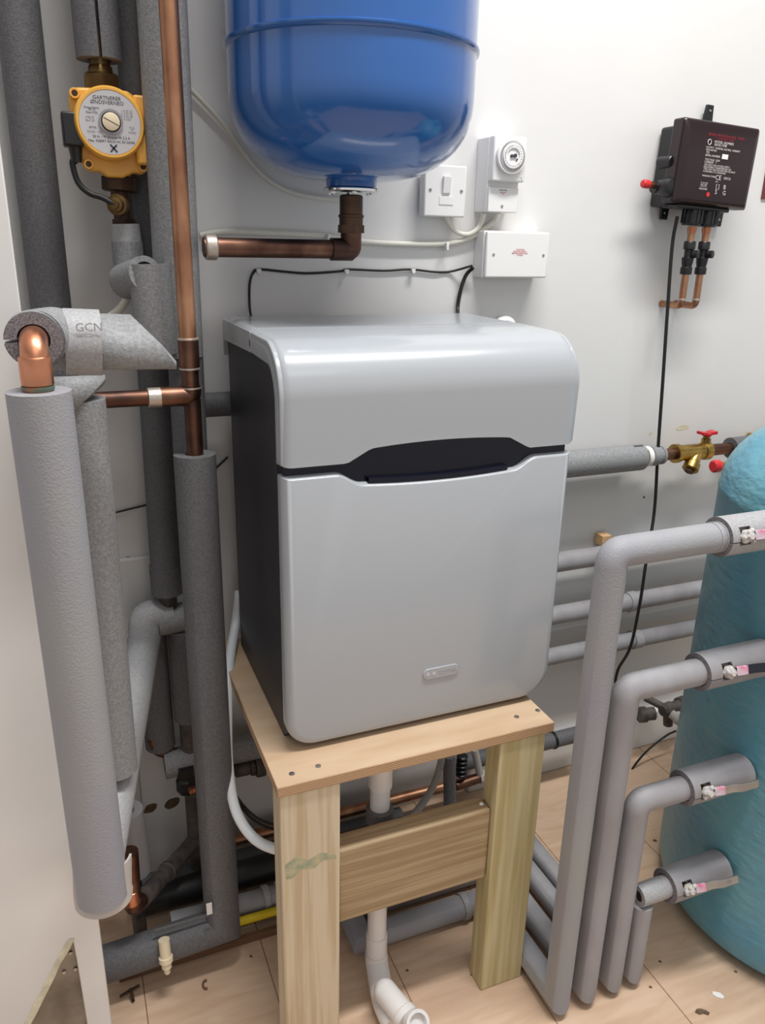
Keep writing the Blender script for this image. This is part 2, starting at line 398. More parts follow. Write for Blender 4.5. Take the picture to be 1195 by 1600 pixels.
# charcoal body (side view profile extruded across)
def arc(cx, cy, r, a0, a1, n=8): return [(cx+r*math.cos(math.radians(a0+(a1-a0)*i/n)), cy+r*math.sin(math.radians(a0+(a1-a0)*i/n))) for i in range(n+1)]
prof = [(UY1-.004, UZ0), (UY0+.05, UZ0)]+arc(UY0+.07, UZ0+.05, .05, 250, 180, 5)+arc(UY0+.084, UZ1-.094, .064, 180, 95, 7)+[(UY1-.004, UZ1-.03)]
b = MB().prism(prof, (UX0+.008, 0, 0), (0, 1, 0), (0, 0, 1), (UX1-UX0-.016, 0, 0))
b.build('body', 'char', cab, bevel=.012, bseg=4)
# gap shapes on the front, measured in X / Z
cxm = .508
def zlid(x):      # lower edge of lid front
    u = abs(x-cxm)
    base = 1.0335
    if u > .149: return base
    if u > .113: return base+(.149-u)/.036*.019
    return base+.019+.005*(1-(u/.113)**2)
def zdoor(x):
    u = abs(x-cxm)
    base = 1.0195
    if u > .165: return base
    if u > .125:
        t_ = (.165-u)/.04; t_ = t_*t_*(3-2*t_); return base-t_*.018
    return base-.018-.005*(1-(u/.125)**2)
rad = .016
def colX():
    xs = []
    for k in range(7):
        a = math.radians(90*k/6); xs.append((UX0+rad-rad*math.cos(a), rad-rad*math.sin(a)))   # (x, inset)
    e = 60
    for k in range(1, e): xs.append((UX0+rad+(UX1-UX0-2*rad)*k/e, 0))
    for k in range(7):
        a = math.radians(90*(6-k)/6); xs.append((UX1-rad+rad*math.cos(a), rad-rad*math.sin(a)))
    return xs
YS = 1.165   # seam between opening lid and rear cover
def lid_loop(x, ins, front=True):
    R = .075; zb = zlid(x)
    def outer(off):
        pts = []
        y0 = UY0+off; zt = UZ1-off
        # slight bow in the front face
        pts.append((y0, zb+(off if off < rad else rad)*.25))
        pts.append((y0+.0005, zb+.012))
        pts += arc(y0+R, zt-R, R, 180, 98, 12)
        pts += [(UY0+.17, zt-.0005+.002)]; pts.append((YS, zt+.002))
        return pts
    o_ = outer(ins)
    th = .014 if ins < .9*rad else .014
    i_ = []
    R2 = .06; y0 = UY0+.022+ins*.3; zt = UZ1-.02-ins*.3
    i_ = [(y0, zb+.001), (y0, zb+.012)]+arc(y0+R2, zt-R2, R2, 180, 98, 12)+[(UY0+.17, zt), (YS, zt)]
    return o_+i_[::-1]
b = MB(); cols = colX(); vs_ = []; fs_ = []; m = None
for (x, ins) in cols:
    lp = lid_loop(x, ins); m = len(lp); vs_ += [(x, y, z) for y, z in lp]
n = len(cols)
for i in range(n-1):
    for j in range(m):
        k = (j+1) % m; fs_.append((i*m+j, i*m+k, (i+1)*m+k, (i+1)*m+j))
def fan_cap(base, rev):
    h = m//2; out = []
    for j in range(h-1): out.append((base+j, base+j+1, base+m-2-j, base+m-1-j))
    return out
fs_ += fan_cap(0, 0)+fan_cap((n-1)*m, 1)
b.add(vs_, fs_); b.build('lid', 'silver', cab, angle=50)
# side skirts of the lid: band along the top edge of each side
def band(name, ya, yb, sx, wdt):
    b = MB(); out = []
    R = .075
    if ya < UY0+.1:
        o_ = [(UY0+.006, 1.036)]+arc(UY0+.003+R, UZ1-.003-R, R, 180, 98, 12)+[(yb, UZ1-.003)]
        R2 = .05
        i_ = [(UY0+.022, 1.036)]+arc(UY0+.022+R2, UZ1-.036-R2, R2, 180, 98, 12)+[(yb, UZ1-.034)]
        h = len(o_)
    else:
        o_ = [(ya, UZ1-.003), (yb-.01, UZ1-.003), (yb, UZ1-.012)]; i_ = [(ya, UZ1-.034), (yb-.006, UZ1-.038), (yb, UZ1-.066)]
    n_ = len(o_); vs_ = [(sx, y, z) for y, z in o_+i_]+[(sx+wdt, y, z) for y, z in o_+i_]; fs_ = []
    for j in range(n_-1):
        fs_ += [(j, j+1, n_+j+1, n_+j), (2*n_+j, 3*n_+j, 3*n_+j+1, 2*n_+j+1), (j, 2*n_+j, 2*n_+j+1, j+1), (n_+j, n_+j+1, 3*n_+j+1, 3*n_+j)]
    fs_ += [(0, n_, 3*n_, 2*n_), (n_-1, 3*n_-1, 4*n_-1, 2*n_-1)]
    b.add(vs_, fs_); return b
lid = bpy.data.objects['lid']
band('s', UY0, YS, UX0+.0005, .008).build('side_band', 'silver', lid, bevel=.002)
band('s', UY0, YS, UX1-.0085, .008).build('side_band', 'silver', lid, bevel=.002)
b = MB().span((UX0+.001, YS+.0015, UZ1-.03), (UX1-.001, UY1, UZ1+.001))
rc = b.build('rear_cover', 'silver', cab, bevel=.014, bseg=5)
band('s', YS+.0015, UY1, UX0+.0006, .008).build('side_band', 'silver', rc, bevel=.001)
band('s', YS+.0015, UY1, UX1-.0086, .008).build('side_band', 'silver', rc, bevel=.001)
# front door: outline polygon with rounded bottom corners, extruded and rounded
xa, xb = UX0+.001, UX1-.003
zb = UZ0+.006
poly = arc(xa+.045, zb+.045, .045, 180, 270, 8)+arc(xb-.055, zb+.055, .055, 270, 360, 8)
N = 70
poly += [(xb-(xb-xa)*k/N, zdoor(xb-(xb-xa)*k/N)) for k in range(N+1)]
b = MB(); cx_, cz_ = (xa+xb)/2, .8
def inset(ins):
    o = []
    for x, z in poly:
        dx = (1 if x < cx_ else -1)*ins*min(1, abs(x-cx_)/((xb-xa)/2)*1.0)**6
        if z > .95: dz = -ins*.35
        else: dz = ins*(1-min(1, (z-zb)/.06)) if z < zb+.06 else 0
        o.append((x+dx, z+dz))
    return o
layers = []
for k in range(6):
    a = math.radians(90*k/5); layers.append((UY0-.001+.014*(1-math.sin(a)), .014*(1-math.cos(a)) if False else .014*(1-math.cos(math.radians(90*k/5)))))
# from rim (k=0: deepest, inset 0) to face (k=5: front, inset .014)
vs_ = []; npl = len(poly)
lay = [(UY0+.026, 0)]+layers
for (y, ins) in lay: vs_ += [(x, y, z) for x, z in inset(ins)]
fs_ = []
for i in range(len(lay)-1):
    for j in range(npl):
        k = (j+1) % npl; fs_.append((i*npl+j, i*npl+k, (i+1)*npl+k, (i+1)*npl+j))
fs_ += [tuple(range(npl))[::-1], tuple((len(lay)-1)*npl+j for j in range(npl))]
b.add(vs_, fs_); b.build('front_door', 'silver', cab, angle=50)
# dark recess strip behind the gap
MB().span((UX0+.006, UY0+.012, 1.0), (UX1-.008, UY0+.05, 1.062)).build('handle_recess', 'navy', cab, bevel=.004)
b = MB(); pth = []
for k in range(21):
    x = cxm-.115+.23*k/20; pth.append((x, UY0+.009, zdoor(x)+.004))
b.sweep(pth, [(-.006, -.004), (.006, -.004), (.006, .003), (-.006, .003)]).build('recess_lip', 'navy', cab)
# badge
a_ = P(658, 1056, Y=UY0); c_ = P(716, 1043, Y=UY0)
zc = .6675; xL = a_.x+.004; xR = c_.x-.002
pts = arc(xL+.0075, zc, .0095, 90, 270, 10)+arc(xR-.0075, zc, .0095, 270, 450, 10)
bd = MB().prism(pts, (0, UY0-.0035, 0), (1, 0, 0), (0, 0, 1), (0, .003, 0)).build('badge', 'silver', cab, bevel=.0008)
for dx in (.003, .0135): MB().lathe([(0, .0032), (.0008, .0032)], (xL+.0035+dx, UY0-.0032, zc), (0, -1, 0), 16).build('emblem_dot', 'label', bd)
text('SOFTEN', .0095, ((xL+xR)/2+.012, UY0-.0036, zc), 'lettering', 'silver', bd)

# ------------------------------------------------------------------ blue vessel
bx, by, br_ = .4555, 1.258, .1865
vt = thing('expansion_vessel', 'glossy blue steel expansion vessel hanging above the silver cabinet', 'pressure vessel', (bx, by, 1.41))
zf = 1.410
prof = []
H1 = .115
prof = [(0, .03), (.0, .0395), (.009, .0405)]
for k in range(0, 19):
    a = math.radians(90*k/18); rr = .041+(br_-.041)*math.sin(a)**.92; zz = .010+H1*(1-math.cos(a)**.9 if k < 18 else 1)
    prof.append((zz, rr))
prof += [(.17, br_), (.55, br_), (.60, br_*.9), (.64, br_*.6), (.66, .02)]
MB().lathe(prof, (bx, by, zf), (0, 0, 1), 96).build('tank', 'blue', vt, angle=60)
ring = []
zr = .185
ring = [(zr-.004, br_-.001), (zr-.003, br_+.002), (zr, br_+.0045), (zr+.004, br_+.0045), (zr+.006, br_+.001), (zr+.006, br_-.001)]
MB().lathe(ring, (bx, by, zf), (0, 0, 1), 96, cap=False).build('seam_ring', 'blue', vt)
fl = MB().lathe([(-.001, .02), (-.001, .042), (.001, .0445), (.004, .0445), (.006, .042), (.007, .03)], (bx, by, zf-.007), (0, 0, 1), 48).build('flange', 'chrome', vt)
for k in range(6):
    a = PI/3*k+.3; MB().lathe([(0, .004), (.003, .0045)], (bx+.036*math.cos(a), by+.036*math.sin(a), zf-.011), (0, 0, 1), 6).build('bolt', 'chrome', fl)
MB().span((bx-.06, by+br_-.004, zf+.3), (bx+.06, WY-.0005, zf+.33)).build('wall_bracket', 'blue', vt)
# copper from vessel to the left
zc = P(430, 388, Y=by).z
vp = thing('vessel_feed_pipe', 'brown copper pipe running left from below the blue vessel', 'pipe', (.3, by, zc))
xl = P(318, 388, Y=by).x
b = MB(); path = fil([(xl, by, zc), (bx, by, zc), (bx, by, zf-.05)], .03)
b.tube(path, .0145); b.build('pipe', 'copper_dull', vp)
MB().lathe([(0, .0175), (.035, .0175), (.037, .0165)], (bx-.034, by, zc), (1, 0, 0)).build('elbow_collar', 'copper_dark', vp)
MB().tube(fil([(bx-.012, by, zc), (bx, by, zc), (bx, by, zc+.045)], .025), .017).build('elbow', 'copper_dark', vp)
MB().lathe([(0, .019), (.018, .019), (.0185, .0205), (.022, .0205), (.023, .0185), (.05, .0185), (.052, .016)], (bx, by, zf-.063), (0, 0, 1), 32).build('union', 'bronze_dark', vp)
MB().lathe([(0, .0215), (.012, .0215)], (bx, by, zf-.068), (0, 0, 1), 6).build('union_nut', 'bronze_dark', vp)
MB().lathe([(0, .017), (.002, .019), (.016, .019), (.018, .017)], (xl+.002, by, zc), (1, 0, 0)).build('solder_joint', 'solder', vp)

# ------------------------------------------------------------------ electrical things on the wall
def plate_pts(): pass
p0 = P(652, 335, Y=WY); p1 = P(716, 262, Y=WY)
sx_, sz_ = .664, 1.381
sp = thing('fused_switch', 'white square fused switch plate beside the blue vessel', 'switch', (.707, WY, 1.38))
MB().span((.662, WY-.032, 1.378), (.746, WY-.009, 1.4655)).build('back_box', 'white', sp, bevel=.002)
MB().span((.6605, WY-.036, 1.3765), (.7475, WY-.029, 1.467)).build('face_plate', 'white', sp, bevel=.003)
rk = MB().box((.7045, WY-.0385, 1.433), (.016, .006, .030), Matrix.Rotation(math.radians(7), 3, 'X')).build('rocker', 'white', sp, bevel=.001)
MB().span((.691, WY-.0372, 1.398), (.7205, WY-.0358, 1.413)).build('fuse_carrier', 'white', sp, bevel=.0005)
for x in (.672, .737):
    s_ = MB().lathe([(0, .0032), (.0012, .0028)], (x, WY-.036, 1.423), (0, -1, 0), 16).build('screw', 'steel', sp)
    MB().span((x-.0025, WY-.0378, 1.4226), (x+.0025, WY-.0371, 1.4234)).build('slot', 'ink', s_)

tm = thing('timer_switch', 'white mechanical timer with round dial above the junction box', 'timer', (.83, WY, 1.39))
tx0, tx1 = .7855, .8555
MB().span((tx0, WY-.045, 1.388), (tx1, WY-.0005, 1.52)).build('housing', 'white', tm, bevel=.002)
MB().span((tx0+.001, WY-.064, 1.442), (tx1+.001, WY-.043, 1.521)).build('dial_housing', 'white', tm, bevel=.003)
MB().span((tx0+.002, WY-.052, 1.3885), (tx1-.003, WY-.044, 1.432)).build('terminal_cover', 'white', tm, bevel=.001)
cz = 1.4855; cx = .8215; cy = WY-.064
dl = MB().lathe([(0, .031), (.008, .031), (.009, .030), (.009, .0275), (.0085, .027), (.010, .0265), (.010, .022), (.013, .021), (.013, .014), (.0105, .0135), (.0105, .004)], (cx, cy, cz), (0, -1, 0), 64).build('dial', 'white', tm)
for k in range(24):
    a = 2*PI*k/24
    text(str(k+1), .0042, (cx+.0175*math.sin(a), cy-.0132, cz+.0175*math.cos(a)), 'numeral', 'inkgrey', dl, rot=(PI/2, a, 0), ext=.0001)
b = MB()
for k in range(96):
    a = 2*PI*k/96; b.box((cx+.0245*math.sin(a), cy-.0102, cz+.0245*math.cos(a)), (.0004, .0008, .004), Matrix.Rotation(a, 3, 'Y'))
b.build('minute_marks', 'inkgrey', dl, smooth=False)
b = MB().lathe([(0, .0028), (.003, .0028)], (cx-.0035, cy-.0105, cz), (0, -1, 0), 12).lathe([(0, .0034), (.003, .0034)], (cx+.004, cy-.0105, cz+.001), (0, -1, 0), 12)
b.span((cx-.004, cy-.0135, cz-.001), (cx+.005, cy-.0105, cz+.001)); b.box((cx+.0085, cy-.0115, cz-.006), (.002, .002, .005), Matrix.Rotation(.5, 3, 'Y')); b.build('pointer', 'ink', dl)
text('1', .007, (tx1-.006, WY-.0643, 1.448), 'mark', 'ink', tm); text('TIMEGUARD', .0032, (.818, WY-.0522, 1.4275), 'lettering', 'ink', tm, ext=.0001)
text('MAX LOAD\n16A', .0026, (.818, WY-.0522, 1.4225), 'lettering', 'inkred', tm, ext=.0001)
MB().lathe([(0, .003), (.001, .0026)], (.818, WY-.052, 1.399), (0, -1, 0), 16).build('screw', 'steel', tm)

jb = thing('junction_box', 'white rectangular junction box with small red printed notice', 'junction box', (.87, WY, 1.26))
jx0, jx1, jz0, jz1 = .7905, .934, 1.266, 1.3545
MB().span((jx0, WY-.038, jz0), (jx1, WY-.0005, jz1)).build('back_box', 'white', jb, bevel=.002)
MB().span((jx0+.001, WY-.05, jz0+.001), (jx1-.0005, WY-.039, jz1-.001)).build('cover', 'white', jb, bevel=.003)
for x in (jx0+.017, jx1-.012): MB().lathe([(0, .003), (.0009, .0026)], (x, WY-.05, (jz0+jz1)/2), (0, -1, 0), 16).build('screw', 'steel', jb)
text('CAUTION\nISOLATE SUPPLY\nBEFORE REMOVING\nCOVER', .0042, (.867, WY-.0502, 1.315), 'printed_notice', 'inkred', jb, ext=.0001)

def cable(pts, Y, r, name, label, m, cat='cable', group=None, n=8):
    q = []
    for t in pts:
        if len(t) == 2: q.append(P(*t, Y=Y))
        else: q.append(P(t[0], t[1], Y=t[2]))
    o = MB().tube(spl(q, n), r, seg=10).build(name, m); return tag(o, label, cat, group)
cable([(696, 333, 1.44), (700, 345), (712, 362), (732, 366), (748, 355), (756, 333, 1.44)], 1.447, .0048, 'cream_cable', 'cream cable looping from the switch plate up to the timer', 'cable')
cable([(312, 368), (352, 362), (420, 364), (500, 368), (560, 377), (620, 381), (690, 381), (730, 373), (756, 358), (772, 345), (779, 331, 1.43)], 1.4525, .0055, 'cream_cable', 'long cream cable clipped along wall from timer to left pipes', 'cable')
cable([(288, 130), (318, 160), (352, 198), (385, 245), (420, 282), (460, 302), (505, 310), (540, 312)], 1.45, .004, 'grey_cable', 'thin grey white cable curving down behind the blue vessel', 'cable')
cable([(393, 500, 1.43), (390, 478), (390, 445), (395, 427), (405, 421), (440, 424), (480, 427), (530, 424), (545, 421), (600, 423), (640, 421), (680, 425), (705, 424), (738, 415, 1.435)], 1.456, .0022, 'black_cable', 'thin black cable clipped across wall above the silver cabinet', 'rubber')
cable([(739, 418, 1.44), (728, 430), (720, 452), (715, 480), (716, 502, 1.43), (716, 560, 1.42)], 1.452, .0038, 'black_flex', 'thick black flex dropping from junction box behind silver cabinet', 'rubber')
for i, (q, lb) in enumerate((((404, 423), 'white cable clip at left corner of the thin black cable'), ((541, 424), 'white cable clip on thin black cable, below the copper elbow'), ((645, 423), 'white cable clip on thin black cable, nearest the junction box'))):
    p = P(*q, Y=1.452); o = MB().box(p, (.008, .009, .007)).lathe([(0, .0025), (.0015, .002)], p+V((0, -.0045, -.004)), (0, -1, 0), 8).build('cable_clip', 'white', bevel=.001); tag(o, lb, 'cable clip', 'clips on the black cable')
for q, lb in (((697, 385), 'white cable clip under cream cable beneath the switch plate'), ((512, 373), 'white cable clip on cream cable left of copper elbow')):
    p = P(*q, Y=1.447); o = MB().box(p, (.006, .016, .016)).build('cable_clip', 'white', bevel=.002); tag(o, lb, 'cable clip', 'clips on the cream cable')
rv = P(797, 496, Y=1.43); tag(MB().lathe([(0, .028), (.012, .028), (.02, .02)], (rv.x, 1.46, rv.z-.026), (0, -1, 0), 24).build('round_wall_plate', 'white'), 'round white plate on wall behind the silver cabinet top', 'wall plate')

# ------------------------------------------------------------------ black control box
q0 = P(1066, 183, Y=1.36); q1 = P(1187, 197, Y=1.36); q2 = P(1160, 328, Y=1.36); q3 = P(1047, 316, Y=1.36)
bz1 = (q0.z+q1.z)/2; bz0 = (q2.z+q3.z)/2; bx0 = q0.x+.008; bx1 = (q1.x+q2.x)/2+.010
cb = thing('control_box', 'black plastic control box on wall with white printed text', 'control box', ((bx0+bx1)/2, 1.4, bz0))
MB().span((bx0+.016, 1.402, bz0-.005), (bx1-.01, WY-.004, bz1-.008)).build('back_housing', 'black', cb, bevel=.006)
b = MB(); ch = .016
o_ = [(bx0-.002, bz0), (bx1, bz0), (bx1, bz1), (bx0-.002, bz1)]; i_ = [(bx0+.010, bz0+.006), (bx1-.012, bz0+.006), (bx1-.014, bz1-.024), (bx0+.012, bz1-.024)]
vs_ = [(x, 1.400, z) for x, z in o_]+[(x, 1.368, z) for x, z in o_]+[(x, 1.358, z) for x, z in i_]
fs_ = [(3, 2, 1, 0), (8, 9, 10, 11)]+[(i, (i+1) % 4, 4+(i+1) % 4, 4+i) for i in range(4)]+[(4+i, 4+(i+1) % 4, 8+(i+1) % 4, 8+i) for i in range(4)]
b.add(vs_, fs_); cv = b.build('cover', 'maroon', cb, bevel=.004)
tp = P(1102, 172, Y=1.45)
b = MB().prism([(-.014, -.03), (.014, -.03), (.010, .012), (-.009, .012)], (tp.x, 1.452, tp.z+.0), (1, 0, 0), (0, 0, 1), (0, -.006, 0)); lug = b.build('mounting_lug', 'black', cb, bevel=.002)
MB().lathe([(0, .003), (.002, .002)], (tp.x+.001, 1.446, tp.z), (0, -1, 0), 12).build('screw', 'steel', lug)
for q in ((1037, 334), (1122, 340)):
    p = P(*q, Y=1.45); b = MB().prism([(-.012, .04), (.012, .04), (.010, -.014), (-.010, -.014)], (p.x, 1.452, p.z), (1, 0, 0), (0, 0, 1), (0, -.006, 0)); l = b.build('mounting_lug', 'black', cb, bevel=.002)
    MB().lathe([(0, .003), (.002, .002)], (p.x, 1.446, p.z), (0, -1, 0), 12).build('screw', 'steel', l)
p = P(1030, 258, Y=1.425); MB().lathe([(0, .012), (.032, .012), (.034, .010)], (p.x-.006, 1.42, p.z), (.1, -1, 0), 20).build('cable_gland', 'black', cb)
p = P(1036, 297, Y=1.40); kb = MB().lathe([(-.02, .014), (0, .018), (.012, .021), (.022, .019), (.026, .012)], (p.x-.004, 1.395, p.z), (.2, -1, 0), 12).build('elbow_fitting', 'black', cb)
MB().lathe([(-.012, .016), (.0, .012), (.012, .012)], p+V((-.012, .005, 0)), (-1, 0, 0), 16).build('side_port', 'black', kb)
p = P(1020, 294, Y=1.405); MB().lathe([(-.01, .006), (.016, .0065)], p, (-1, -.05, .03), 14).build('stub', 'copper', kb)
p = P(1012, 293, Y=1.405); MB().lathe([(0, .008), (.004, .0085), (.014, .0085), (.017, .007), (.018, .003)], p, (-1, -.05, .03), 16).build('red_cap', 'red', kb)
ty = 1.3575; cxp = (bx0+bx1)/2-.008
W_ = bx1-bx0; Hh = bz1-bz0
def put(s_, px_, py_, size, m='inkwhite', al='LEFT'):
    p = P(px_, py_, Y=ty); text(s_, size, (p.x, ty, p.z), 'lettering', m, cv, align=al, ext=.0001)
put('BRINE WITHDRAWAL TIMER', 1103, 211, .0075, 'inkdim'); put('CONTROL UNIT', 1117, 217, .006, 'inkdim')
put('MODEL NUMBER', 1113, 222, .0068); put('BA/45.1/M8', 1113, 226.5, .0068)
put('OUTPUT  THERMAL RATING  AMBIENT', 1100, 231, .0052); put('IPX4 RATED', 1100, 235, .0052); put('T50', 1100, 239, .0055)
put('SERIAL NUMBER', 1099, 243.5, .0055)
put('VOLTAGE  230V', 1099, 250, .0055); put('CURRENT   1', 1098, 254, .0055)
put('USE ONLY ON A FUSED SUPPLY', 1098, 258, .0048); put('DISCONNECT MAINS BEFORE USE', 1097, 261.5, .0048); put('THIS UNIT MUST BE EARTHED ALWAYS', 1097, 265, .0048); put('CONFORMS TO STANDARD', 1096, 268.5, .0048)
put('MANUFACTURED', 1095, 275.5, .0048); put('CE', 1116, 277.5, .013); put('UKCA', 1129, 278, .007); put('2797', 1116, 284, .004)
put('[ ]', 1117, 291, .011); put('B', 1129, 292, .012); put('S', 1116, 300, .012); put('G', 1128, 301, .012)
put('for use with\nwater units\nservice line', 1093, 289, .0038); put('HELPLINE', 1091, 296, .005)
p = P(1105, 304.5, Y=ty); MB().lathe([(0, .0045), (.0006, .0045)], (p.x, ty, p.z), (0, -1, 0), 20).build('red_dot', 'red', cv)
p = P(1130, 244.5, Y=ty); MB().span((p.x-.008, ty-.0006, p.z-.0045), (p.x+.008, ty, p.z+.0045)).build('white_label', 'white', cv)
b = MB(); p = P(1105, 223, Y=ty); b.tube([(p.x+.0045*math.cos(a), ty-.0004, p.z+.005*math.sin(a)) for a in [PI*k/6 for k in range(13)]], .0008, seg=6).build('round_symbol', 'inkwhite', cv)
# big black ribbed nuts under the box
for i, q in enumerate(((1083, 343), (1106, 343))):
    p = P(*q, Y=1.39); b = MB(); pr = []
    b.lathe([(0, .020), (.006, .021), (.03, .021), (.034, .019)], (p.x, 1.392, bz0-.038), (0, 0, 1), 20)
    for k in range(14):
        a = 2*PI*k/14; b.box((p.x+.021*math.cos(a), 1.392+.021*math.sin(a), bz0-.021), (.004, .004, .026), Matrix.Rotation(a, 3, 'Z'))
    b.build('ribbed_nut', 'black', cb)
MB().span((bx0+.02, 1.37, bz0-.008), (bx1-.04, 1.42, bz0)).build('port_block', 'black', cb, bevel=.003)
cb.rotation_euler = (0, math.radians(2.5), 0)
# two copper tails with black isolating valves
for i, (tx, lb, gx) in enumerate((((1083), 'left copper pipe with black valve hanging below black control box', 1052), ((1106), 'right copper pipe with black valve hanging below black control box', 1076))):
    p = P(tx, 343, Y=1.392); x = p.x; zt = bz0-.039
    e0 = P(tx-10, 478, Y=1.392).z
    t = thing('valve_tail', lb, 'pipe', (x, 1.392, e0), 'copper tails below the control box')
    MB().tube(fil([(x, 1.392, zt), (x, 1.392, e0), (x+.004, WY-.001, e0)], .014), .0075, seg=16).build('copper_pipe', 'copper', t)
    z1 = P(tx, 372, Y=1.392).z
    MB().lathe([(0, .0085), (.012, .0105)], (x, 1.392, zt-.014), (0, 0, 1), 20).build('copper_sleeve', 'copper_warm', t)
    v_ = MB().lathe([(0, .012), (.002, .0125), (.014, .0125), (.016, .010), (.022, .0115), (.034, .013), (.036, .009), (.05, .009), (.052, .0125), (.066, .0125), (.068, .011)], (x, 1.392, zt-.098), (0, 0, 1), 12).build('valve_body', 'black', t)
    MB().lathe([(0, .008), (.012, .008), (.013, .005)], (x+.004, 1.383, zt-.056), (.4, -1, 0), 16).build('valve_spindle', 'black', v_)
    MB().lathe([(0, .009), (.002, .0093), (.004, .009)], (x, 1.392, e0+.012), (0, 0, 1), 16).build('joint_ring', 'solder', t)

# sign at the right border
p = P(1190, 200, Y=WY); p2 = P(1189, 311, Y=WY)
sg = thing('wall_sign', 'red brown sign on wall at the right border of the view', 'sign', (p2.x+.1, WY, p2.z))
MB().span((p2.x-.002, WY-.004, p2.z), (p2.x+.2, WY-.0005, p2.z+.14)).build('board', 'sign', sg)
MB().span((p2.x+.005, WY-.0046, p2.z+.011), (p2.x+.18, WY-.0041, p2.z+.0125)).build('white_line', 'inkwhite', sg)

cable([(1058, 338, 1.40), (1050, 385), (1043, 480), (1035, 600), (1028, 700), (1022, 800), (1009, 880, 1.36), (1000, 940, 1.355), (985, 1010, 1.36), (966, 1045), (962, 1068), (975, 1060)], 1.40, .0038, 'black_flex', 'black flex hanging down wall from the black control box', 'rubber')

# ------------------------------------------------------------------ back wall pipe with brass strainer
def level(q, Y): return P(*q, Y=Y)
PY1 = 1.405; z1 = (P(950, 719, Y=PY1).z)
bp = thing('insulated_wall_pipe', 'thick grey insulated pipe on wall right of the cabinet lid', 'pipe', (1.1, PY1, z1))
xe = P(1000, 716, Y=PY1).x
b = MB().tube([(.6, PY1, z1), (xe-.03, PY1, z1)], .031, .02, seg=32); b.tube([(xe-.03, PY1, z1), (xe, PY1, z1)], .031, .02, seg=30, gap=(math.radians(75), .25)); b.build('insulation', 'foam', bp)
xs1 = P(1032, 713, Y=PY1).x; xs2 = P(1062, 712, Y=PY1).x; xs3 = P(1130, 704, Y=PY1).x
MB().tube([(xe-.08, PY1, z1), (xs3+.02, PY1, z1)], .014, seg=20).build('copper_pipe', 'copper_dull', bp)
MB().lathe([(0, .018), (.012, .018), (.012, .022), (.03, .022)], (xe-.006, PY1, z1), (1, 0, 0), 6).build('brass_nut', 'brass', bp)
MB().lathe([(0, .0215), (.003, .024), (.010, .024), (.011, .022)], (xe+.012, PY1, z1), (1, 0, 0), 32).build('white_bush', 'white', bp)
MB().lathe([(0, .021), (.002, .0235), (.02, .0235), (.022, .020), (.03, .020), (.03, .022), (.036, .022)], (xe+.026, PY1, z1), (1, 0, 0), 32).build('grey_coupling', 'foam', bp)
MB().tube([(xs3+.02, PY1, z1), (1.9, PY1, z1+.006)], .026, seg=28).build('insulation', 'foam_dark', bp)
ys = thing('strainer_valve', 'brass strainer valve with red butterfly handle on the wall pipe', 'valve', (xs2, PY1, z1-.05))
xv = P(1052, 713, Y=PY1).x
b = MB().lathe([(0, .0225), (.012, .0225), (.0125, .019), (.05, .019), (.085, .019), (.086, .021), (.092, .0225), (.104, .0225), (.106, .018)], (xv, PY1, z1), (1, 0, 0), 32)
vb = b.build('valve_body', 'brass', ys)
d_ = (V((-.60, -.32, -.72))).normalized(); o_ = V((xv+.068, PY1-.004, z1))
MB().lathe([(0, .014), (.03, .015), (.033, .0185), (.05, .0195), (.053, .016)], o_, d_, 28).build('strainer_leg', 'brass', ys)
MB().lathe([(.0525, .012), (.058, .011)], o_, d_, 6).build('strainer_cap', 'bronze', ys)
hx = P(1101, 700, Y=PY1).x
MB().lathe([(0, .011), (.03, .011), (.031, .008), (.036, .008)], (hx, PY1, z1), (0, 0, 1), 20).build('stem', 'brass', ys)
hz = z1+.037
b = MB().lathe([(0, .011), (.007, .011), (.009, .008)], (hx, PY1, hz), (0, 0, 1), 20)
for s_ in (-1, 1):
    b.prism([(s_*.005, -.009), (s_*.022, -.012), (s_*.024, -.007), (s_*.021, 0), (s_*.024, .007), (s_*.022, .012), (s_*.005, .009)], (hx, PY1, hz+.002), (1, 0, .12*s_), (0, 1, 0), (0, 0, .007))
b.build('butterfly_handle', 'redh', ys, bevel=.001)

p = P(335, 632, Y=1.4); tag(MB().tube([(.15, 1.40, p.z), (.62, 1.40, p.z)], .022, seg=24).build('insulated_wall_pipe', 'foam_dark'), 'short dark insulated pipe entering behind the left side of cabinet', 'pipe')
cable([(176, 802), (250, 783), (300, 765), (330, 738), (356, 714)], 1.455, .0018, 'black_cable', 'thin black cable on wall crossing behind left pipes', 'rubber')
# ------------------------------------------------------------------ three insulated rails on the wall
for i, (qa, qb, rr, lb) in enumerate((((905, 874), (1080, 846), .0235, 'uppermost of three parallel grey insulated pipes on the right wall'), ((905, 955), (1080, 922), .0225, 'middle of three parallel grey insulated pipes on the right wall'), ((905, 1013), (1080, 984), .0215, 'lowest of three parallel grey insulated pipes on the right wall'))):
    Y = 1.41; za = P(*qa, Y=Y).z; zb_ = P(*qb, Y=Y).z; zz = (za+zb_)/2
    o = thing('insulated_wall_pipe', lb, 'pipe', (1.3, Y, zz), 'parallel wall pipes behind the risers')
    MB().tube([(.72, Y, zz), (2.2, Y, zz)], rr, seg=28).build('insulation', 'foam_pink', o)
    if i:
        p = P(985 if i == 1 else 1000, 940, Y=Y); MB().tube([(p.x-.012, Y, zz), (p.x+.012, Y, zz)], rr+.003, seg=28).build('tape_band', 'foam_pale', o)
p = P(942, 842, Y=1.44); tag(MB().box((p.x, 1.44, p.z), (.026, .03, .026)).build('wood_block', 'woodblock', bevel=.001), 'small pale wood block on wall behind the tallest riser', 'wood block')

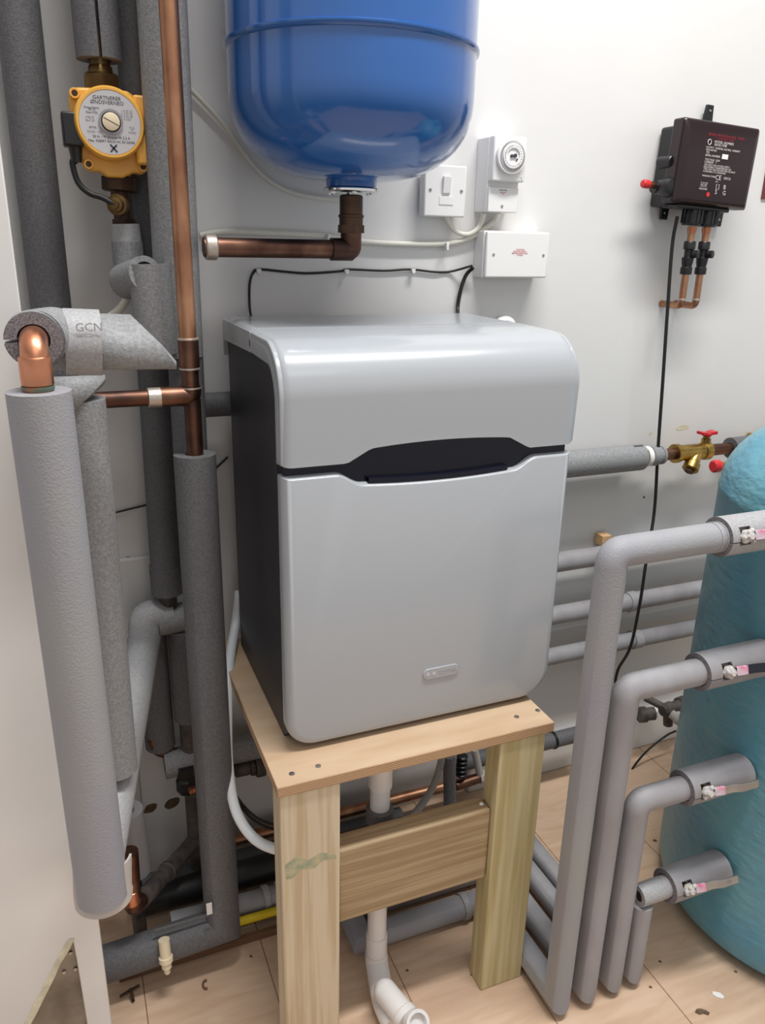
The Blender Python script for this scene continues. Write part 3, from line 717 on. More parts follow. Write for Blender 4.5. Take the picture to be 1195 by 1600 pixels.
# ------------------------------------------------------------------ teal vessel
tx_, ty_, tr = 1.352, .889, .283
tv = thing('fibreglass_tank', 'large teal fibreglass tank standing on floor at right border', 'tank', (tx_, ty_, 0))
prof = [(0.004, tr-.045), (.008, tr-.03), (.03, tr-.010), (.06, tr-.002), (.10, tr), (.90, tr), (.902, tr+.0015), (.91, tr-.001)]
for k in range(1, 15):
    a = math.radians(88*k/14); prof.append((.91+.15*math.sin(a), .06+(tr-.061)*math.cos(a)**1.0))
prof += [(1.065, .06), (1.12, .06), (1.12, .02)]
MB().lathe(prof, (tx_, ty_, 0), (0, 0, 1), 96).build('shell', 'teal', tv, angle=60)
MB().lathe([(0, tr-.04), (.004, tr-.036), (.006, tr-.05)], (tx_, ty_, 0), (0, 0, 1), 64).build('base_ring', 'black', tv)
p = P(1122, 728, Y=1.25); xx = p.x
tp_ = thing('capped_stub', 'small brass stub with red cap peeping out behind teal tank top', 'pipe fitting', (xx, 1.25, p.z))
MB().tube(fil([(xx-.008, 1.25, p.z), (xx+.30, 1.25, p.z), (xx+.30, 1.455, p.z)], .02), .008, seg=14).build('brass_stub', 'brass', tp_)
MB().lathe([(0, .0125), (.003, .014), (.016, .014), (.019, .011)], (xx+.003, 1.25, p.z), (-1, 0, 0), 20).build('red_cap', 'red', tp_)

# ------------------------------------------------------------------ four risers feeding the tank
RY = .85
Xk = [.717, .777, .836, .884]; Zk = [.908, .668, .433, .214]; rk_ = [.0235, .0225, .0215, .0205]
YB = [1.10, 1.175, 1.25, 1.325]; XE = [.43, .462, .085, .5]
nm = ['tallest', 'second tallest', 'second shortest', 'shortest']; hm = ['red', 'navy blue', 'bare steel', 'bare steel']
for k in range(4):
    X, Z, r = Xk[k], Zk[k], rk_[k]
    t = thing('riser_pipe', '%s of four grey insulated riser pipes in front of teal tank' % nm[k], 'pipe', (X, RY, 0), 'insulated risers beside the tank')
    zf_ = .004+r
    if k < 3:
        path = fil([(.99, RY, Z-.0), (X, RY, Z), (X, RY, zf_+.012), (X, YB[k], zf_), (XE[k], YB[k], zf_ if k < 2 else .05)]+([(XE[k], 1.20, zf_)] if k == 0 else []), [.02, 0, 0, 0])
        MB().tube(path, r, seg=32).build('insulation', 'foam_blue' if k == 0 else 'foam_pink', t)
    else:
        MB().tube([(X, RY, Z-.02), (X, RY, zf_+.012), (X, YB[k], zf_), (.5, YB[k], zf_)], r, r*.6, seg=32).build('insulation', 'foam_pink', t)
        MB().tube([(.99, RY, Z), (X-.012, RY, Z-.001)], r*.98, .011, seg=32).build('insulation', 'foam_pale', t)
        MB().tube(fil([(.95, RY, Z), (X, RY, Z), (X, RY, Z-.1)], .016), .011, seg=20).build('copper_pipe', 'copper_dull', t)
    if k == 0:
        for q in (1112, 1120, 1128):
            p = P(q, 838, Y=RY); MB().tube([(p.x-.0012, RY, Z), (p.x+.0012, RY, Z)], r+.0012, seg=32).build('tape_edge', 'foam_pale', t)
    # sleeve round the valve, slit towards the room
    xs = [.925, .922, .944, .936][k]; xe_ = [1.10, 1.068, 1.072, 1.066][k]
    R = .0315; ri = r+.0012; ga = math.radians([17, 18, 14, 20][k]); gs = ga-.3
    vx = P([1163, 1136, 1102, 1072][k], [836, 1045, 1232, 1396][k], Y=RY-.035).x+.010; xs = min(xs, vx-.026)
    b = MB()
    s_ = thing('valve_sleeve', 'grey foam sleeve round the valve at end of %s riser pipe' % nm[k], 'pipe insulation', (xs, RY, Z-R), 'valve sleeves on the tank')
    b.tube([(xs, RY, Z), (vx-.011, RY, Z)], R, ri, seg=40, gap=(gs, .07), capmat=1)
    b.tube([(vx-.011, RY, Z), (vx+.011, RY, Z)], R, ri, seg=40, gap=(ga, .95), capmat=1)
    b.tube([(vx+.011, RY, Z), (xe_, RY, Z)], R, ri, seg=40, gap=(gs, .07), capmat=1)
    b.build('foam_sleeve', ['foam_pink' if k else 'foam_pale', 'foam_cut'], s_)
    # ball valve: body inside the sleeve, spindle and lever towards the room
    v_ = thing('ball_valve', 'ball valve with %s lever on %s riser pipe' % (hm[k], nm[k]), 'valve', (vx, RY, Z), 'ball valves on the tank')
    MB().lathe([(-.02, .014), (-.012, .016), (-.008, .018), (.008, .018), (.012, .016), (.02, .014)], (vx, RY, Z), (1, 0, 0), 24).build('valve_body', 'bronze_dark', v_)
    d_ = V((0, -math.cos(ga), math.sin(ga))).normalized()
    o_ = V((vx, RY, Z))+d_*.012
    MB().lathe([(0, .008), (.018, .008), (.02, .0075)], o_, d_, 12).build('spindle', 'brass', v_)
    b = MB().lathe([(.016, .009), (.018, .011), (.024, .0105), (.026, .007), (.032, .006), (.033, .003)], o_, d_, 6)
    for j in range(7):
        b.lathe([(-.004, .001), (-.002, .004), (.001, .005), (.004, .003), (.005, .0005)], o_+d_*.024+V((random.uniform(-.010, .012), 0, random.uniform(-.009, .009))), (random.random(), -1, random.random()), 8)
    b.build('crusted_nut', 'lime', v_)
    hp = o_+d_*.025; side = V((1, 0, 0)); nrm = d_; wv = side.cross(nrm).normalized()
    def bar(pts, wd_, th_):
        bb = MB(); sg, cg = math.sin(ga), math.cos(ga); bb.sweep([hp+side*a+nrm*c for a, c in pts], [(-u_*sg+v2*cg, u_*cg+v2*sg) for u_, v2 in ((-wd_, -th_), (wd_, -th_), (wd_, th_), (-wd_, th_))]); return bb
    lm = ['redh', 'navy', 'steel', 'steel'][k]
    bar([(-.004, 0), (.014, 0), (.032, .004)], .0065, .0012).build('lever_neck', 'steel', v_)
    bar([(.010, .0005), (.030, .0045)], .0074, .0028).build('grip_wrap', 'pink', v_, bevel=.001)
    lv = bar([(.028, .004), (.046, .006), (.062, .013), (.098, .014)], .0075, .0022 if k < 2 else .0012).build('lever', lm, v_, bevel=.001)
    if k == 1:
        p = hp+side*.076+nrm*.0166; text('EGO', .010, p, 'lettering', 'inkwhite', lv, rot=(PI/2-ga*0-.55, 0, 0), sx=1.2)
    if k == 3:
        p = hp+side*.078+nrm*.0156; text('GER', .006, p, 'lettering', 'inkgrey', lv, rot=(PI/2-.55, 0, 0))

# drain line lying on floor, beside the riser feet
# ------------------------------------------------------------------ left side pipes
# p0: tall thick pipe behind the panel edge
p0x = -.004
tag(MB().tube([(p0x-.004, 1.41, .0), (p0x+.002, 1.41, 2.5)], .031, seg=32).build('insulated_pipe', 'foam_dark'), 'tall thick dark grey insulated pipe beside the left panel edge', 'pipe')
# dark pipe behind pump
Yd = 1.385
xa_ = P(222, 0, Y=Yd).x; zd = P(262, 882, Y=Yd).z
dk = thing('insulated_pipe', 'dark grey insulated pipe running down wall behind the yellow pump', 'pipe', (xa_, Yd, zd))
xd = P(245, 700, Y=Yd).x
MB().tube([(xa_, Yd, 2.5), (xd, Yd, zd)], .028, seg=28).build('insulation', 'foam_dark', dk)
MB().tube([(xd, Yd, zd), (xd, Yd, zd-.055)], .030, .02, seg=28).build('insulation', 'foam_dark', dk)
MB().tube([(xd, Yd, zd-.03), (xd, Yd, zd-.12)], .016, seg=20).build('copper_pipe', 'dirt', dk)
# p4: big light foam behind the copper
Y4 = 1.29
x4 = P(261, 0, Y=Y4).x; z4 = P(285, 556, Y=Y4).z
x4b = P(286, 555, Y=Y4).x
p4 = thing('insulated_pipe', 'broad pale grey insulated pipe directly behind the upright copper pipe', 'pipe', (x4b, Y4, z4))
MB().tube([(x4, Y4, 2.5), (x4b-.003, Y4, z4)], .0345, .024, seg=32).build('insulation', 'foam', p4)
MB().tube([(x4b+.004, Y4, z4+.05), (x4b+.002, Y4, P(300, 720, Y=Y4).z)], .028, seg=24).build('insulation', 'foam_dark', p4)
# copper upright
Yc = 1.2
cz0 = P(298, 530, Y=Yc).z; xcu = .1785; cz1 = P(300, 618, Y=Yc).z
cu = thing('copper_riser', 'upright bare copper pipe running down past the pump with branch elbow', 'pipe', (xcu, Yc, cz1))
MB().tube([(P(264, 0, Y=Yc).x, Yc, P(264, 0, Y=Yc).z+.4), (xcu, Yc, cz0)], .0128, seg=28).build('pipe', 'copper', cu)
MB().lathe([(0, .0138), (.001, .0152), (.042, .0152), (.043, .0138)], (xcu, Yc, cz0-.042), (0, 0, 1), 28).build('coupling', 'copper_dull', cu)
for z_ in (cz0+.0005, cz0-.043, cz0-.072): MB().lathe([(0, .014), (.001, .0158), (.003, .0158), (.004, .014)], (xcu, Yc, z_-.002), (0, 0, 1), 28).build('solder_ring', 'solder', cu)
xb_ = P(165, 620, Y=Yc).x
MB().tube([(xcu, Yc, cz0-.03), (xcu, Yc, cz0-.08)], .0128, seg=24).build('pipe', 'copper_dull', cu)
MB().tube(fil([(xcu, Yc, cz0-.07), (xcu, Yc, cz1), (xcu-.045, Yc, cz1)], .03), .0152, seg=28).build('elbow', 'copper_dull', cu)
MB().tube([(xcu-.04, Yc, cz1), (xb_-.05, Yc, cz1)], .0122, seg=24).build('branch_pipe', 'copper_dark', cu)
MB().lathe([(0, .0135), (.001, .0148), (.02, .0148), (.021, .0135)], (xcu-.064, Yc, cz1), (1, 0, 0), 28).build('solder_ring', 'solder', cu)
# p5: insulated pipe with foot elbow
z5 = P(302, 710, Y=Yc).z; Y5 = 1.17; zh = .094
MB().tube([(xcu+.001, Yc, cz1-.005), (xcu, Yc-.002, z5-.1)], .0128, seg=24).build('pipe', 'copper_dark', cu)
p5 = thing('insulated_pipe', 'thick dark grey insulated pipe between left wall and timber stand, turning left', 'pipe', (.17, Y5, zh))
x5b = P(345, 1400, Y=Y5).x
b = MB().tube([(xcu, Yc+.002, z5), (x5b, Y5, zh), (-.045, Y5, zh-.012)], .0325, .014, seg=36); b.build('insulation', 'foam_dark', p5)
# narrow slit strip lying on the foot
a_ = P(240, 1452, Y=Y5-.005); c_ = P(325, 1425, Y=Y5-.005)
MB().box(((a_+c_)/2+V((0, -.01, .004))), ((c_-a_).length, .004, .006)).build('slit_lip', 'foam_dark', p5, bevel=.001)
p = P(327, 1420, Y=Y5-.034); lb = MB().box(p, (.010, .001, .026)).build('paper_label', 'white', p5)
p = P(257, 1480, Y=Y5-.03)
dc = MB().lathe([(-.02, .010), (.012, .010), (.013, .0125), (.022, .0125), (.024, .009), (.034, .009), (.036, .005), (.042, .006), (.046, .004)], (p.x, Y5-.036, p.z), (0, -.25, -1), 16).build('drain_cock', 'cream', p5)
# pump assembly
Yp = 1.34
pc = P(172, 192, Y=Yp-.055)
pm = thing('circulation_pump', 'yellow circulation pump with round grey label on left pipework', 'pump', (pc.x, Yp, pc.z-.06))
tilt = V((.0, 0, 1))
RP = .0475
b = MB()
b.lathe([(0, RP*.98), (.006, RP*1.02), (.045, RP*1.02), (.051, RP*.99), (.054, RP*.95), (.054, .042), (.052, .0415)], (pc.x, Yp-.004, pc.z), (0, -1, 0), 64)
mb = b.build('motor_housing', 'yellow', pm)
lbx = MB().lathe([(0, .0415), (.001, .0415)], (pc.x, Yp-.0565, pc.z), (0, -1, 0), 64).build('label_plate', 'label', pm)
MB().lathe([(0, .0165), (.003, .0165), (.003, .0135)], (pc.x+.001, Yp-.0575, pc.z+.001), (0, -1, 0), 32, cap=False).build('cap_recess', 'inkgrey', lbx)
MB().lathe([(0, .0135), (.0035, .0135), (.004, .0125)], (pc.x+.001, Yp-.0572, pc.z+.001), (0, -1, 0), 32).build('bleed_seal', 'rubber', lbx)
bs = MB().lathe([(.003, .0118), (.0052, .0118), (.0057, .011)], (pc.x+.001, Yp-.0572, pc.z+.001), (0, -1, 0), 32).build('bleed_screw', 'cream', lbx)
MB().box((pc.x+.001, Yp-.0631, pc.z+.001), (.022, .0006, .0007), Matrix.Rotation(.45, 3, 'Y')).build('screw_slot', 'bronze_dark', bs)
ly_ = Yp-.0577
def pt(s_, dx, dz, size, m='ink', al='CENTER'): text(s_, size, (pc.x+dx, ly_, pc.z+dz), 'lettering', m, lbx, align=al, ext=.0001)
pt('GARTNERER\nØNDSVERNEO', -.002, .028, .0068); pt('Pumpenfabrik\nTF110\nClass 41DL', -.0235, .0145, .0036, 'ink'); pt('ØS', -.027, .003, .010, 'inkgrey')
pt('97775', -.024, -.008, .004); pt('50/60 1ØC', -.021, -.013, .0048, 'inkgrey'); pt('20 N 1 97 Bronze 95 2.2 A', 0, -.019, .0046, 'ink')
pt('Max. INSERT RAUS HC 95120596', .0, -.0245, .0045, 'ink'); pt('1 0.25 55\n2 0.30 75\n3 0.45 95\n4 0.50', .0235, .011, .0042, 'inkgrey'); pt('IP 44\nTF\nMADE', .029, -.008, .0038, 'inkgrey')
b = MB()
for a, l in ((.75, .013), (-.75, .013)): b.box((pc.x+.002, ly_-.0002, pc.z-.033), (.0022, .0003, l), Matrix.Rotation(a, 3, 'Y'))
b.build('crossed_emblem', 'ink', lbx)
# casting behind the motor: flange with bolt lugs and side terminal box
b = MB(); pts = [(-.051, .028), (-.050, .042), (-.038, .046), (-.02, .047), (.03, .047), (.048, .034), (.053, -.045), (.050, -.058), (.042, -.064), (.030, -.062), (.014, -.070), (-.008, -.070), (-.018, -.062), (-.030, -.063), (-.039, -.058), (-.044, -.045), (-.050, -.02)]
b.prism(pts, (pc.x, Yp-.030, pc.z), (1, 0, 0), (0, 0, 1), (0, .030, 0)); b.build('pump_flange', 'yellow', pm, bevel=.004)
for x, z in ((-.033, -.054), (.043, -.054), (-.043, .037)):
    x += pc.x; z += pc.z
    l = MB().lathe([(0, .0072), (.007, .0072), (.008, .0065), (.008, .0042), (.004, .0042)], (x, Yp-.030, z), (0, -1, 0), 20).build('bolt_boss', 'yellow', pm)
    MB().lathe([(0, .0038), (.0055, .0038)], (x, Yp-.032, z), (0, -1, 0), 6).build('bolt', 'bronze_dark', l)
MB().lathe([(0, .045), (.01, .045), (.03, .036)], (pc.x, Yp-.001, pc.z-.003), (0, 1, 0), 40).build('volute', 'yellow', pm)
# terminal box on the right of the motor
tb = MB().span((pc.x+.034, Yp-.050, pc.z-.052), (pc.x+.064, Yp-.010, pc.z+.040)).build('terminal_box', 'yellow', pm, bevel=.004)
MB().span((pc.x+.0535, Yp-.054, pc.z-.030), (pc.x+.074, Yp-.012, pc.z+.043)).build('box_lid', 'yellow', tb, bevel=.003)
# plug on the left
pgp = P(109, 203, Y=Yp-.035)
pg = MB().box((pgp.x+.003, Yp-.035, pgp.z), (.027, .034, .044)).build('cable_plug', 'black', pm, bevel=.003)
MB().lathe([(0, .010), (.014, .008), (.022, .0075)], (pgp.x+.005, Yp-.035, pgp.z-.020), (0, 0, -1), 16).build('cable_boot', 'black', pg)
# throat, unions, pipes above and below
MB().lathe([(0, .020), (.012, .0175), (.03, .0165)], (pc.x-.001, Yp, pc.z+.038), (0, 0, 1), 28).build('upper_port', 'yellow', pm)
b = MB().lathe([(0, .028), (.018, .022), (.034, .0185), (.042, .018)], (pc.x+.006, Yp, pc.z-.040), (0.08, 0, -1), 28)
b.build('lower_port', 'yellow', pm)
u1 = P(168, 130, Y=Yp).z
tu = thing('union_fitting', 'bronze hexagonal union on top of the yellow pump', 'pipe fitting', (pc.x-.002, Yp, u1-.01))
MB().lathe([(-.012, .022), (-.010, .0265), (.008, .0265), (.011, .023)], (pc.x-.003, Yp, u1), (0, 0, 1), 6).build('union_nut', 'bronze', tu)
MB().lathe([(0, .018), (.012, .0165), (.014, .0145), (.03, .0145), (.05, .0145)], (pc.x-.003, Yp, u1+.008), (0, 0, 1), 28).build('tail', 'bronze', tu)
u2 = P(188, 290, Y=Yp).z; xu2 = P(187, 290, Y=Yp).x
bu = thing('union_fitting', 'dark bronze union and valve below the yellow pump', 'pipe fitting', (xu2, Yp, u2-.06))
MB().lathe([(-.011, .023), (-.009, .026), (.009, .026), (.011, .022)], (xu2, Yp, u2+.002), (.05, 0, 1), 8).build('union_nut', 'bronze_dark', bu)
zv = P(192, 345, Y=Yp).z; xv_ = P(194, 345, Y=Yp).x
MB().tube([(xu2, Yp, u2-.005), (xv_, Yp, zv), (xv_, Yp, zv-.05)], .0145, seg=24).build('valve_body', 'bronze_dark', bu)
pv = P(184, 320, Y=Yp-.03)
MB().lathe([(0, .014), (.012, .0165), (.02, .015), (.021, .011), (.028, .010), (.029, .006), (.034, .006)], (pv.x+.005, Yp-.014, pv.z), (-.35, -1, 0), 20).build('valve_cap', 'bronze', bu)
MB().lathe([(0, .0175), (.014, .0175)], (xv_, Yp, zv-.012), (0, 0, 1), 8).build('lower_nut', 'bronze_dark', bu)
# pump flex
f0 = V((pgp.x+.005, Yp-.035, pgp.z-.040)); e_ = pv+V((-.006, -.012, 0))
tag(MB().tube(spl([f0, P(113, 255, Y=Yp-.035), P(122, 285, Y=Yp-.035), P(140, 302, Y=Yp-.037), P(160, 309, Y=Yp-.04), e_], 8), .0042, seg=12).build('pump_flex', 'rubber'), 'short black flex looping from pump plug to valve below', 'cable')
# insulated pipe above pump with slit
zt_ = P(162, 95, Y=Yp).z
ip = thing('insulated_pipe', 'grey slit insulated pipe dropping into top of the yellow pump', 'pipe', (pc.x-.004, Yp, zt_))
xt = P(155, 0, Y=Yp).x
MB().tube([(pc.x-.003, Yp, zt_), (xt-.01, Yp, 2.4)], .032, .0165, seg=36, gap=(math.radians(270), .14), capmat=1).build('insulation', ['foam_dark', 'foam_cut'], ip)
MB().tube([(pc.x-.003, Yp, zt_-.01), (xt-.01, Yp, 2.4)], .0145, seg=20).build('copper_pipe', 'dirt', ip)
# stub insulation under pump, then elbow insulation
za_ = P(197, 350, Y=Yp).z; zb__ = P(199, 428, Y=Yp).z; xs_ = P(197, 380, Y=Yp).x
sb = thing('insulation_elbow', 'grey foam elbow insulation below the pump, loose and overlapping', 'pipe insulation', (xs_, Yp, zb__))
MB().tube([(xs_, Yp, za_), (xs_+.001, Yp, za_-.028)], .0225, .015, seg=28).build('insulation', 'foam_pale', sb)
MB().tube([(xs_+.001, Yp, za_-.026), (xs_+.002, Yp, zb__)], .0235, .015, seg=28).build('insulation', 'foam', sb)
ea = P(196, 440, Y=Yp-.02); eb = P(232, 428, Y=Yp-.10)
eb = P(228, 428, Y=Yp-.085)
MB().tube([ea, eb], .0265, .018, seg=32).build('insulation', 'foam', sb)
ec = P(246, 552, Y=Yp-.075)
MB().tube([P(232, 412, Y=Yp-.075), ec], .030, .02, seg=32).build('insulation', 'foam', sb)
tag(MB().tube(spl([P(205, 455, Y=Yp), P(190, 480, Y=Yp), P(168, 498, Y=Yp), P(150, 508, Y=Yp)], 6), .0065, seg=12).build('white_tube', 'cable'), 'short white tube between pump elbow and wrapped horizontal pipe', 'tube')

# wrapped horizontal pipe (open face, collar, pointed end)
Yw = .975
zc_ = P(130, 532, Y=Yw).z; zw = zc_
wp = thing('wrapped_pipe', 'grey foam wrapped horizontal pipe with collar and pointed cut end', 'pipe', (0, Yw, zw))
xa1 = P(100, 530, Y=Yw).x; xc1 = P(156, 530, Y=Yw).x; xtip = P(274, 553, Y=Yw).x; xtop = P(222, 512, Y=Yw).x
r = .0325
b = MB(); seg = 40; vs_ = []; fs_ = []
for i, t_ in enumerate((0, 1)):
    for j in range(seg):
        a = 2*PI*j/seg; z = math.sin(a); y = math.cos(a)
        if t_ == 0: x = xa1-.02
        else: x = xtop+(xtip-xtop)*(1-z)/2*(1.0)-(.012*max(0, z))
        sc = 1 if t_ == 0 else 1
        dz = 0 if t_ == 0 else -.004
        vs_.append((x, Yw+r*y, zw+r*z+dz))
for j in range(seg):
    k = (j+1) % seg; fs_.append((j, k, seg+k, seg+j))
b.add(vs_, fs_); ins_ = b.build('insulation', 'foam', wp); md = ins_.modifiers.new('s', 'SOLIDIFY'); md.thickness = .009; md.offset = -1
MB().tube([(xa1, Yw, zw-.001), (xc1, Yw, zw-.003)], .0375, .033, seg=40).build('foam_collar', 'foam_pale', wp)
p = P(139, 512, Y=Yw-.0375); text('GCN', .013, (p.x, Yw-.0375, p.z), 'lettering', 'inkgrey', wp, ext=.0002)
# open faced short piece towards the room
FY = .925
fx = P(58, 531, Y=FY); fx.x = -.0240
ss = thing('insulation_stub', 'round cut end of grey foam insulation facing the room, copper elbow inside', 'pipe insulation', (fx.x, FY, fx.z-.03))
MB().tube([(fx.x, FY, fx.z), (fx.x+.0, FY+.02, fx.z), (fx.x+.012, FY+.045, fx.z)], .0295, .0165, seg=44, gap=(math.radians(183), .16), capmat=1).build('insulation', ['foam', 'foam_cut'], ss)
MB().tube(fil([(fx.x+.006, FY+.02, fx.z), (fx.x+.022, Yw, fx.z+.002), (xa1+.01, Yw, zw)], .02), .029, seg=32).build('insulation', 'foam', ss)
# pipe 1 with copper elbow
Y1 = .905; x1 = -.0245
zt1 = P(58, 607, Y=Y1).z; zb1 = P(138, 1392, Y=Y1).z
q1_ = thing('insulated_pipe', 'nearest thick grey insulated pipe with bare copper elbow on top', 'pipe', (x1, Y1, zb1))
yel = .878
MB().tube(fil([(fx.x, FY+.03, fx.z+.001), (fx.x, yel+.012, fx.z+.001), (x1, yel+.012, zt1-.02)], .03, n=10), .0142, seg=32).build('copper_elbow', 'copper_warm', q1_)
MB().lathe([(0, .0150), (.001, .0162), (.028, .0162), (.030, .0148)], (x1, yel+.012, zt1+.006), (0, 0, 1), 32).build('elbow_socket', 'copper_warm', q1_)
MB().lathe([(0, .0148), (.002, .0163), (.005, .0164)], (x1, yel+.012, zt1+.0005), (0, 0, 1), 32).build('green_joint', 'verdigris', q1_)
MB().tube([(x1, yel+.012, zt1), (x1+.002, yel+.014, zb1)], .0325, .0145, seg=48).build('insulation', 'foam_blue', q1_)
# pipe 2
Y2 = 1.08
x2 = P(165, 622, Y=Y2).x-.0305; zt2 = P(140, 622, Y=Y2).z; x2b = P(215, 1195, Y=Y2).x-.0305; zb2 = P(190, 1200, Y=Y2).z
q2_ = thing('insulated_pipe', 'second grey insulated pipe, directly behind the nearest one', 'pipe', (x2, Y2, zb2))
MB().tube([(x2, Y2, zt2), (x2b, Y2, zb2)], .0305, seg=36).build('insulation', 'foam', q2_)
# its mitred top piece
b = MB(); seg = 36; vs_ = []; fs_ = []
zq = P(130, 620, Y=Y2).z-.002; r = .034
for t_ in (0, 1):
    for j in range(seg):
        a = 2*PI*j/seg; z = math.sin(a); y = math.cos(a)
        x = P(60, 620, Y=Y2).x if t_ == 0 else x2+.0325-(1-z)/2*.075
        vs_.append((x, Y2+r*y, zq+r*z-.005))
for j in range(seg):
    k = (j+1) % seg; fs_.append((j, k, seg+k, seg+j))
b.add(vs_, fs_); o = b.build('mitred_insulation', 'foam', q2_); md = o.modifiers.new('s', 'SOLIDIFY'); md.thickness = .008; md.offset = -1
# diagonal sleeve from foot of pipe 1 up to the wall
da = P(150, 1398, Y=.94); db = P(228, 985, Y=1.39)
dg = thing('diagonal_pipe', 'pale grey insulated pipe slanting from foot of nearest pipe to wall', 'pipe', tuple(da))
MB().tube(fil([da, da.lerp(db, .97), db+V((0, .0, .03)), db+V((.05, 0, .028))], [.0, .02]), .030, seg=36, scale=None).build('insulation', 'foam_pale', dg)
# cup shaped rim around foot of pipe 1
cr = V((x1+.003, yel+.022, zb1))
b = MB(); b.tube([cr+V((0, .004, -.016)), cr+V((0, .004, .0)), cr+V((.004, .008, .05))], .0375, .0345, seg=40, gap=(math.radians(118), 2.6)); b.lathe([(0, .02), (.004, .031), (.010, .0365), (.014, .0375)], cr+V((0, .004, -.026)), (0, 0, 1), 40)
b.build('foam_rim', 'plaster', dg)
# wall stub and vertical behind p5
ze = P(268, 965, Y=1.39).z
wb = thing('insulated_pipe', 'short grey insulated elbow low on wall, partly behind thick dark pipe', 'pipe', (.12, 1.39, ze-.2))
xs0 = P(246, 965, Y=1.385).x; xs1_ = P(300, 965, Y=1.385).x; xvv = P(292, 1050, Y=1.385).x; zvv = P(285, 1122, Y=1.385).z
MB().tube([(xs0, 1.385, ze), (xs1_+.01, 1.385, ze)], .029, .018, seg=32).build('insulation', 'foam', wb)
MB().tube([(xvv, 1.385, ze-.022), (xvv, 1.385, zvv)], .031, .016, seg=32).build('insulation', 'foam_dark', wb)
MB().tube([(xvv-.005, 1.385, zvv+.01), (xvv-.005, 1.385, 0.0)], .017, seg=24).build('copper_pipe', 'dirt', wb)
# dark grey pipe left of it and copper bend
xg = P(243, 1080, Y=1.40).x
gp = thing('insulated_pipe', 'dark grey insulated pipe low on wall ending in a copper bend', 'pipe', (xg, 1.40, .33))
zg0 = P(245, 1168, Y=1.40).z
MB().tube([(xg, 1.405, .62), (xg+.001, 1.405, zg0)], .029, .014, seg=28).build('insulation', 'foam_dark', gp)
MB().tube(fil([(xg-.015, 1.39, zg0+.03), (xg-.008, 1.39, zg0-.006), (xg+.04, 1.39, zg0-.016)], .02), .010, seg=20).build('copper_bend', 'copper_dull', gp)
# horizontal along wall under stand top
zq1 = .326; xq = P(256, 1185, Y=1.385).x
h1 = thing('insulated_wall_pipe', 'grey insulated pipe along wall just below plywood top height', 'pipe', (.4, 1.385, zq1))
MB().tube([(xq, 1.385, zq1-.004), (.70, 1.385, zq1-.004)], .029, .016, seg=32).build('insulation', 'foam', h1)
# small compression union pipe below it
zu = .268; un = thing('union_pipe', 'dirty pipe with compression union behind left of timber stand', 'pipe', (.3, 1.39, zu))
MB().tube([(.22, 1.39, zu), (.9, 1.39, zu)], .013, seg=20).build('pipe', 'dirt', un)
xu = P(400, 1192, Y=1.39).x
for dx, rr, ln, sg in ((-.045, .017, .03, 20), (-.014, .021, .010, 8), (-.003, .0265, .020, 8), (.02, .019, .012, 20), (.035, .0165, .02, 20)): MB().lathe([(0, rr*.95), (.002, rr), (ln-.002, rr), (ln, rr*.95)], (xu+dx, 1.39, zu), (1, 0, 0), sg).build('union_part', 'dirt', un)
# copper along skirting
cq = thing('copper_wall_pipe', 'bare copper pipe along wall low behind the timber stand', 'pipe', (.4, 1.4, .078))
MB().tube([(P(292, 1328, Y=1.4).x, 1.4, .078), (.86, 1.4, .074)], .0125, seg=24).build('pipe', 'copper', cq)
xq2 = P(295, 1328, Y=1.4).x; MB().lathe([(0, .013), (.002, .016), (.03, .016), (.032, .013)], (xq2, 1.4, .078), (1, 0, 0), 24).build('silver_socket', 'steel', cq)
# slanting brown pipe and copper valve in left corner
sa = P(290, 1330, Y=1.36); sb_ = P(208, 1420, Y=1.16); sc_ = P(203, 1345, Y=1.16)
sp_ = thing('slanting_pipe', 'brown painted pipe slanting to copper elbow in lower left corner', 'pipe', tuple(sb_))
MB().tube(fil([sa+V((.03, .03, .003)), sa, sb_.lerp(sa, .12)], .02), .0165, seg=24).build('pipe', 'dirt', sp_)
mid = sb_.lerp(sa, .62); d_ = (sa-sb_).normalized(); MB().lathe([(-.008, .0165), (-.006, .019), (.006, .019), (.008, .0165)], mid, d_, 24).build('joint_ring', 'dirt', sp_)
MB().tube(fil([sb_.lerp(sa, .15), sb_, sc_+V((0, 0, .02))], .022), .0155, seg=24).build('copper_elbow', 'copper_dull', sp_)
MB().lathe([(0, .0145), (.001, .0172), (.028, .0172), (.03, .0145)], sb_+V((-.001, 0, .018)), (-.03, 0, 1), 24).build('copper_socket', 'copper_warm', sp_)
# fittings on dark column
fk = thing('black_gate_fitting', 'black fitting with small metal tip on dark pipe behind thick pipe', 'pipe fitting', tuple(P(290, 1232, Y=1.34)))
p = P(290, 1200, Y=1.36); MB().lathe([(0, .018), (.005, .021), (.03, .021), (.034, .017), (.06, .017)], p+V((0, .0, -.055)), (0, 0, 1), 8).build('body', 'black', fk)
p = P(299, 1233, Y=1.33); MB().lathe([(0, .008), (.01, .008), (.012, .004)], p, (.3, -1, 0), 12).build('metal_tip', 'copper_warm', fk)
# grey pipe column at far left low (behind diag) with couplings
lp = thing('insulated_pipe', 'grey insulated pipe in lower left corner behind slanting sleeve', 'pipe', tuple(P(215, 1400, Y=1.30)))
x_ = P(200, 1300, Y=1.25).x
MB().tube([(x_, 1.25, .34), (x_+.004, 1.25, .20)], .030, .015, seg=28).build('insulation', 'foam_pink', lp)
MB().tube([(x_+.002, 1.25, .215), (x_+.004, 1.25, .0)], .013, seg=20).build('pipe', 'dirt', lp)
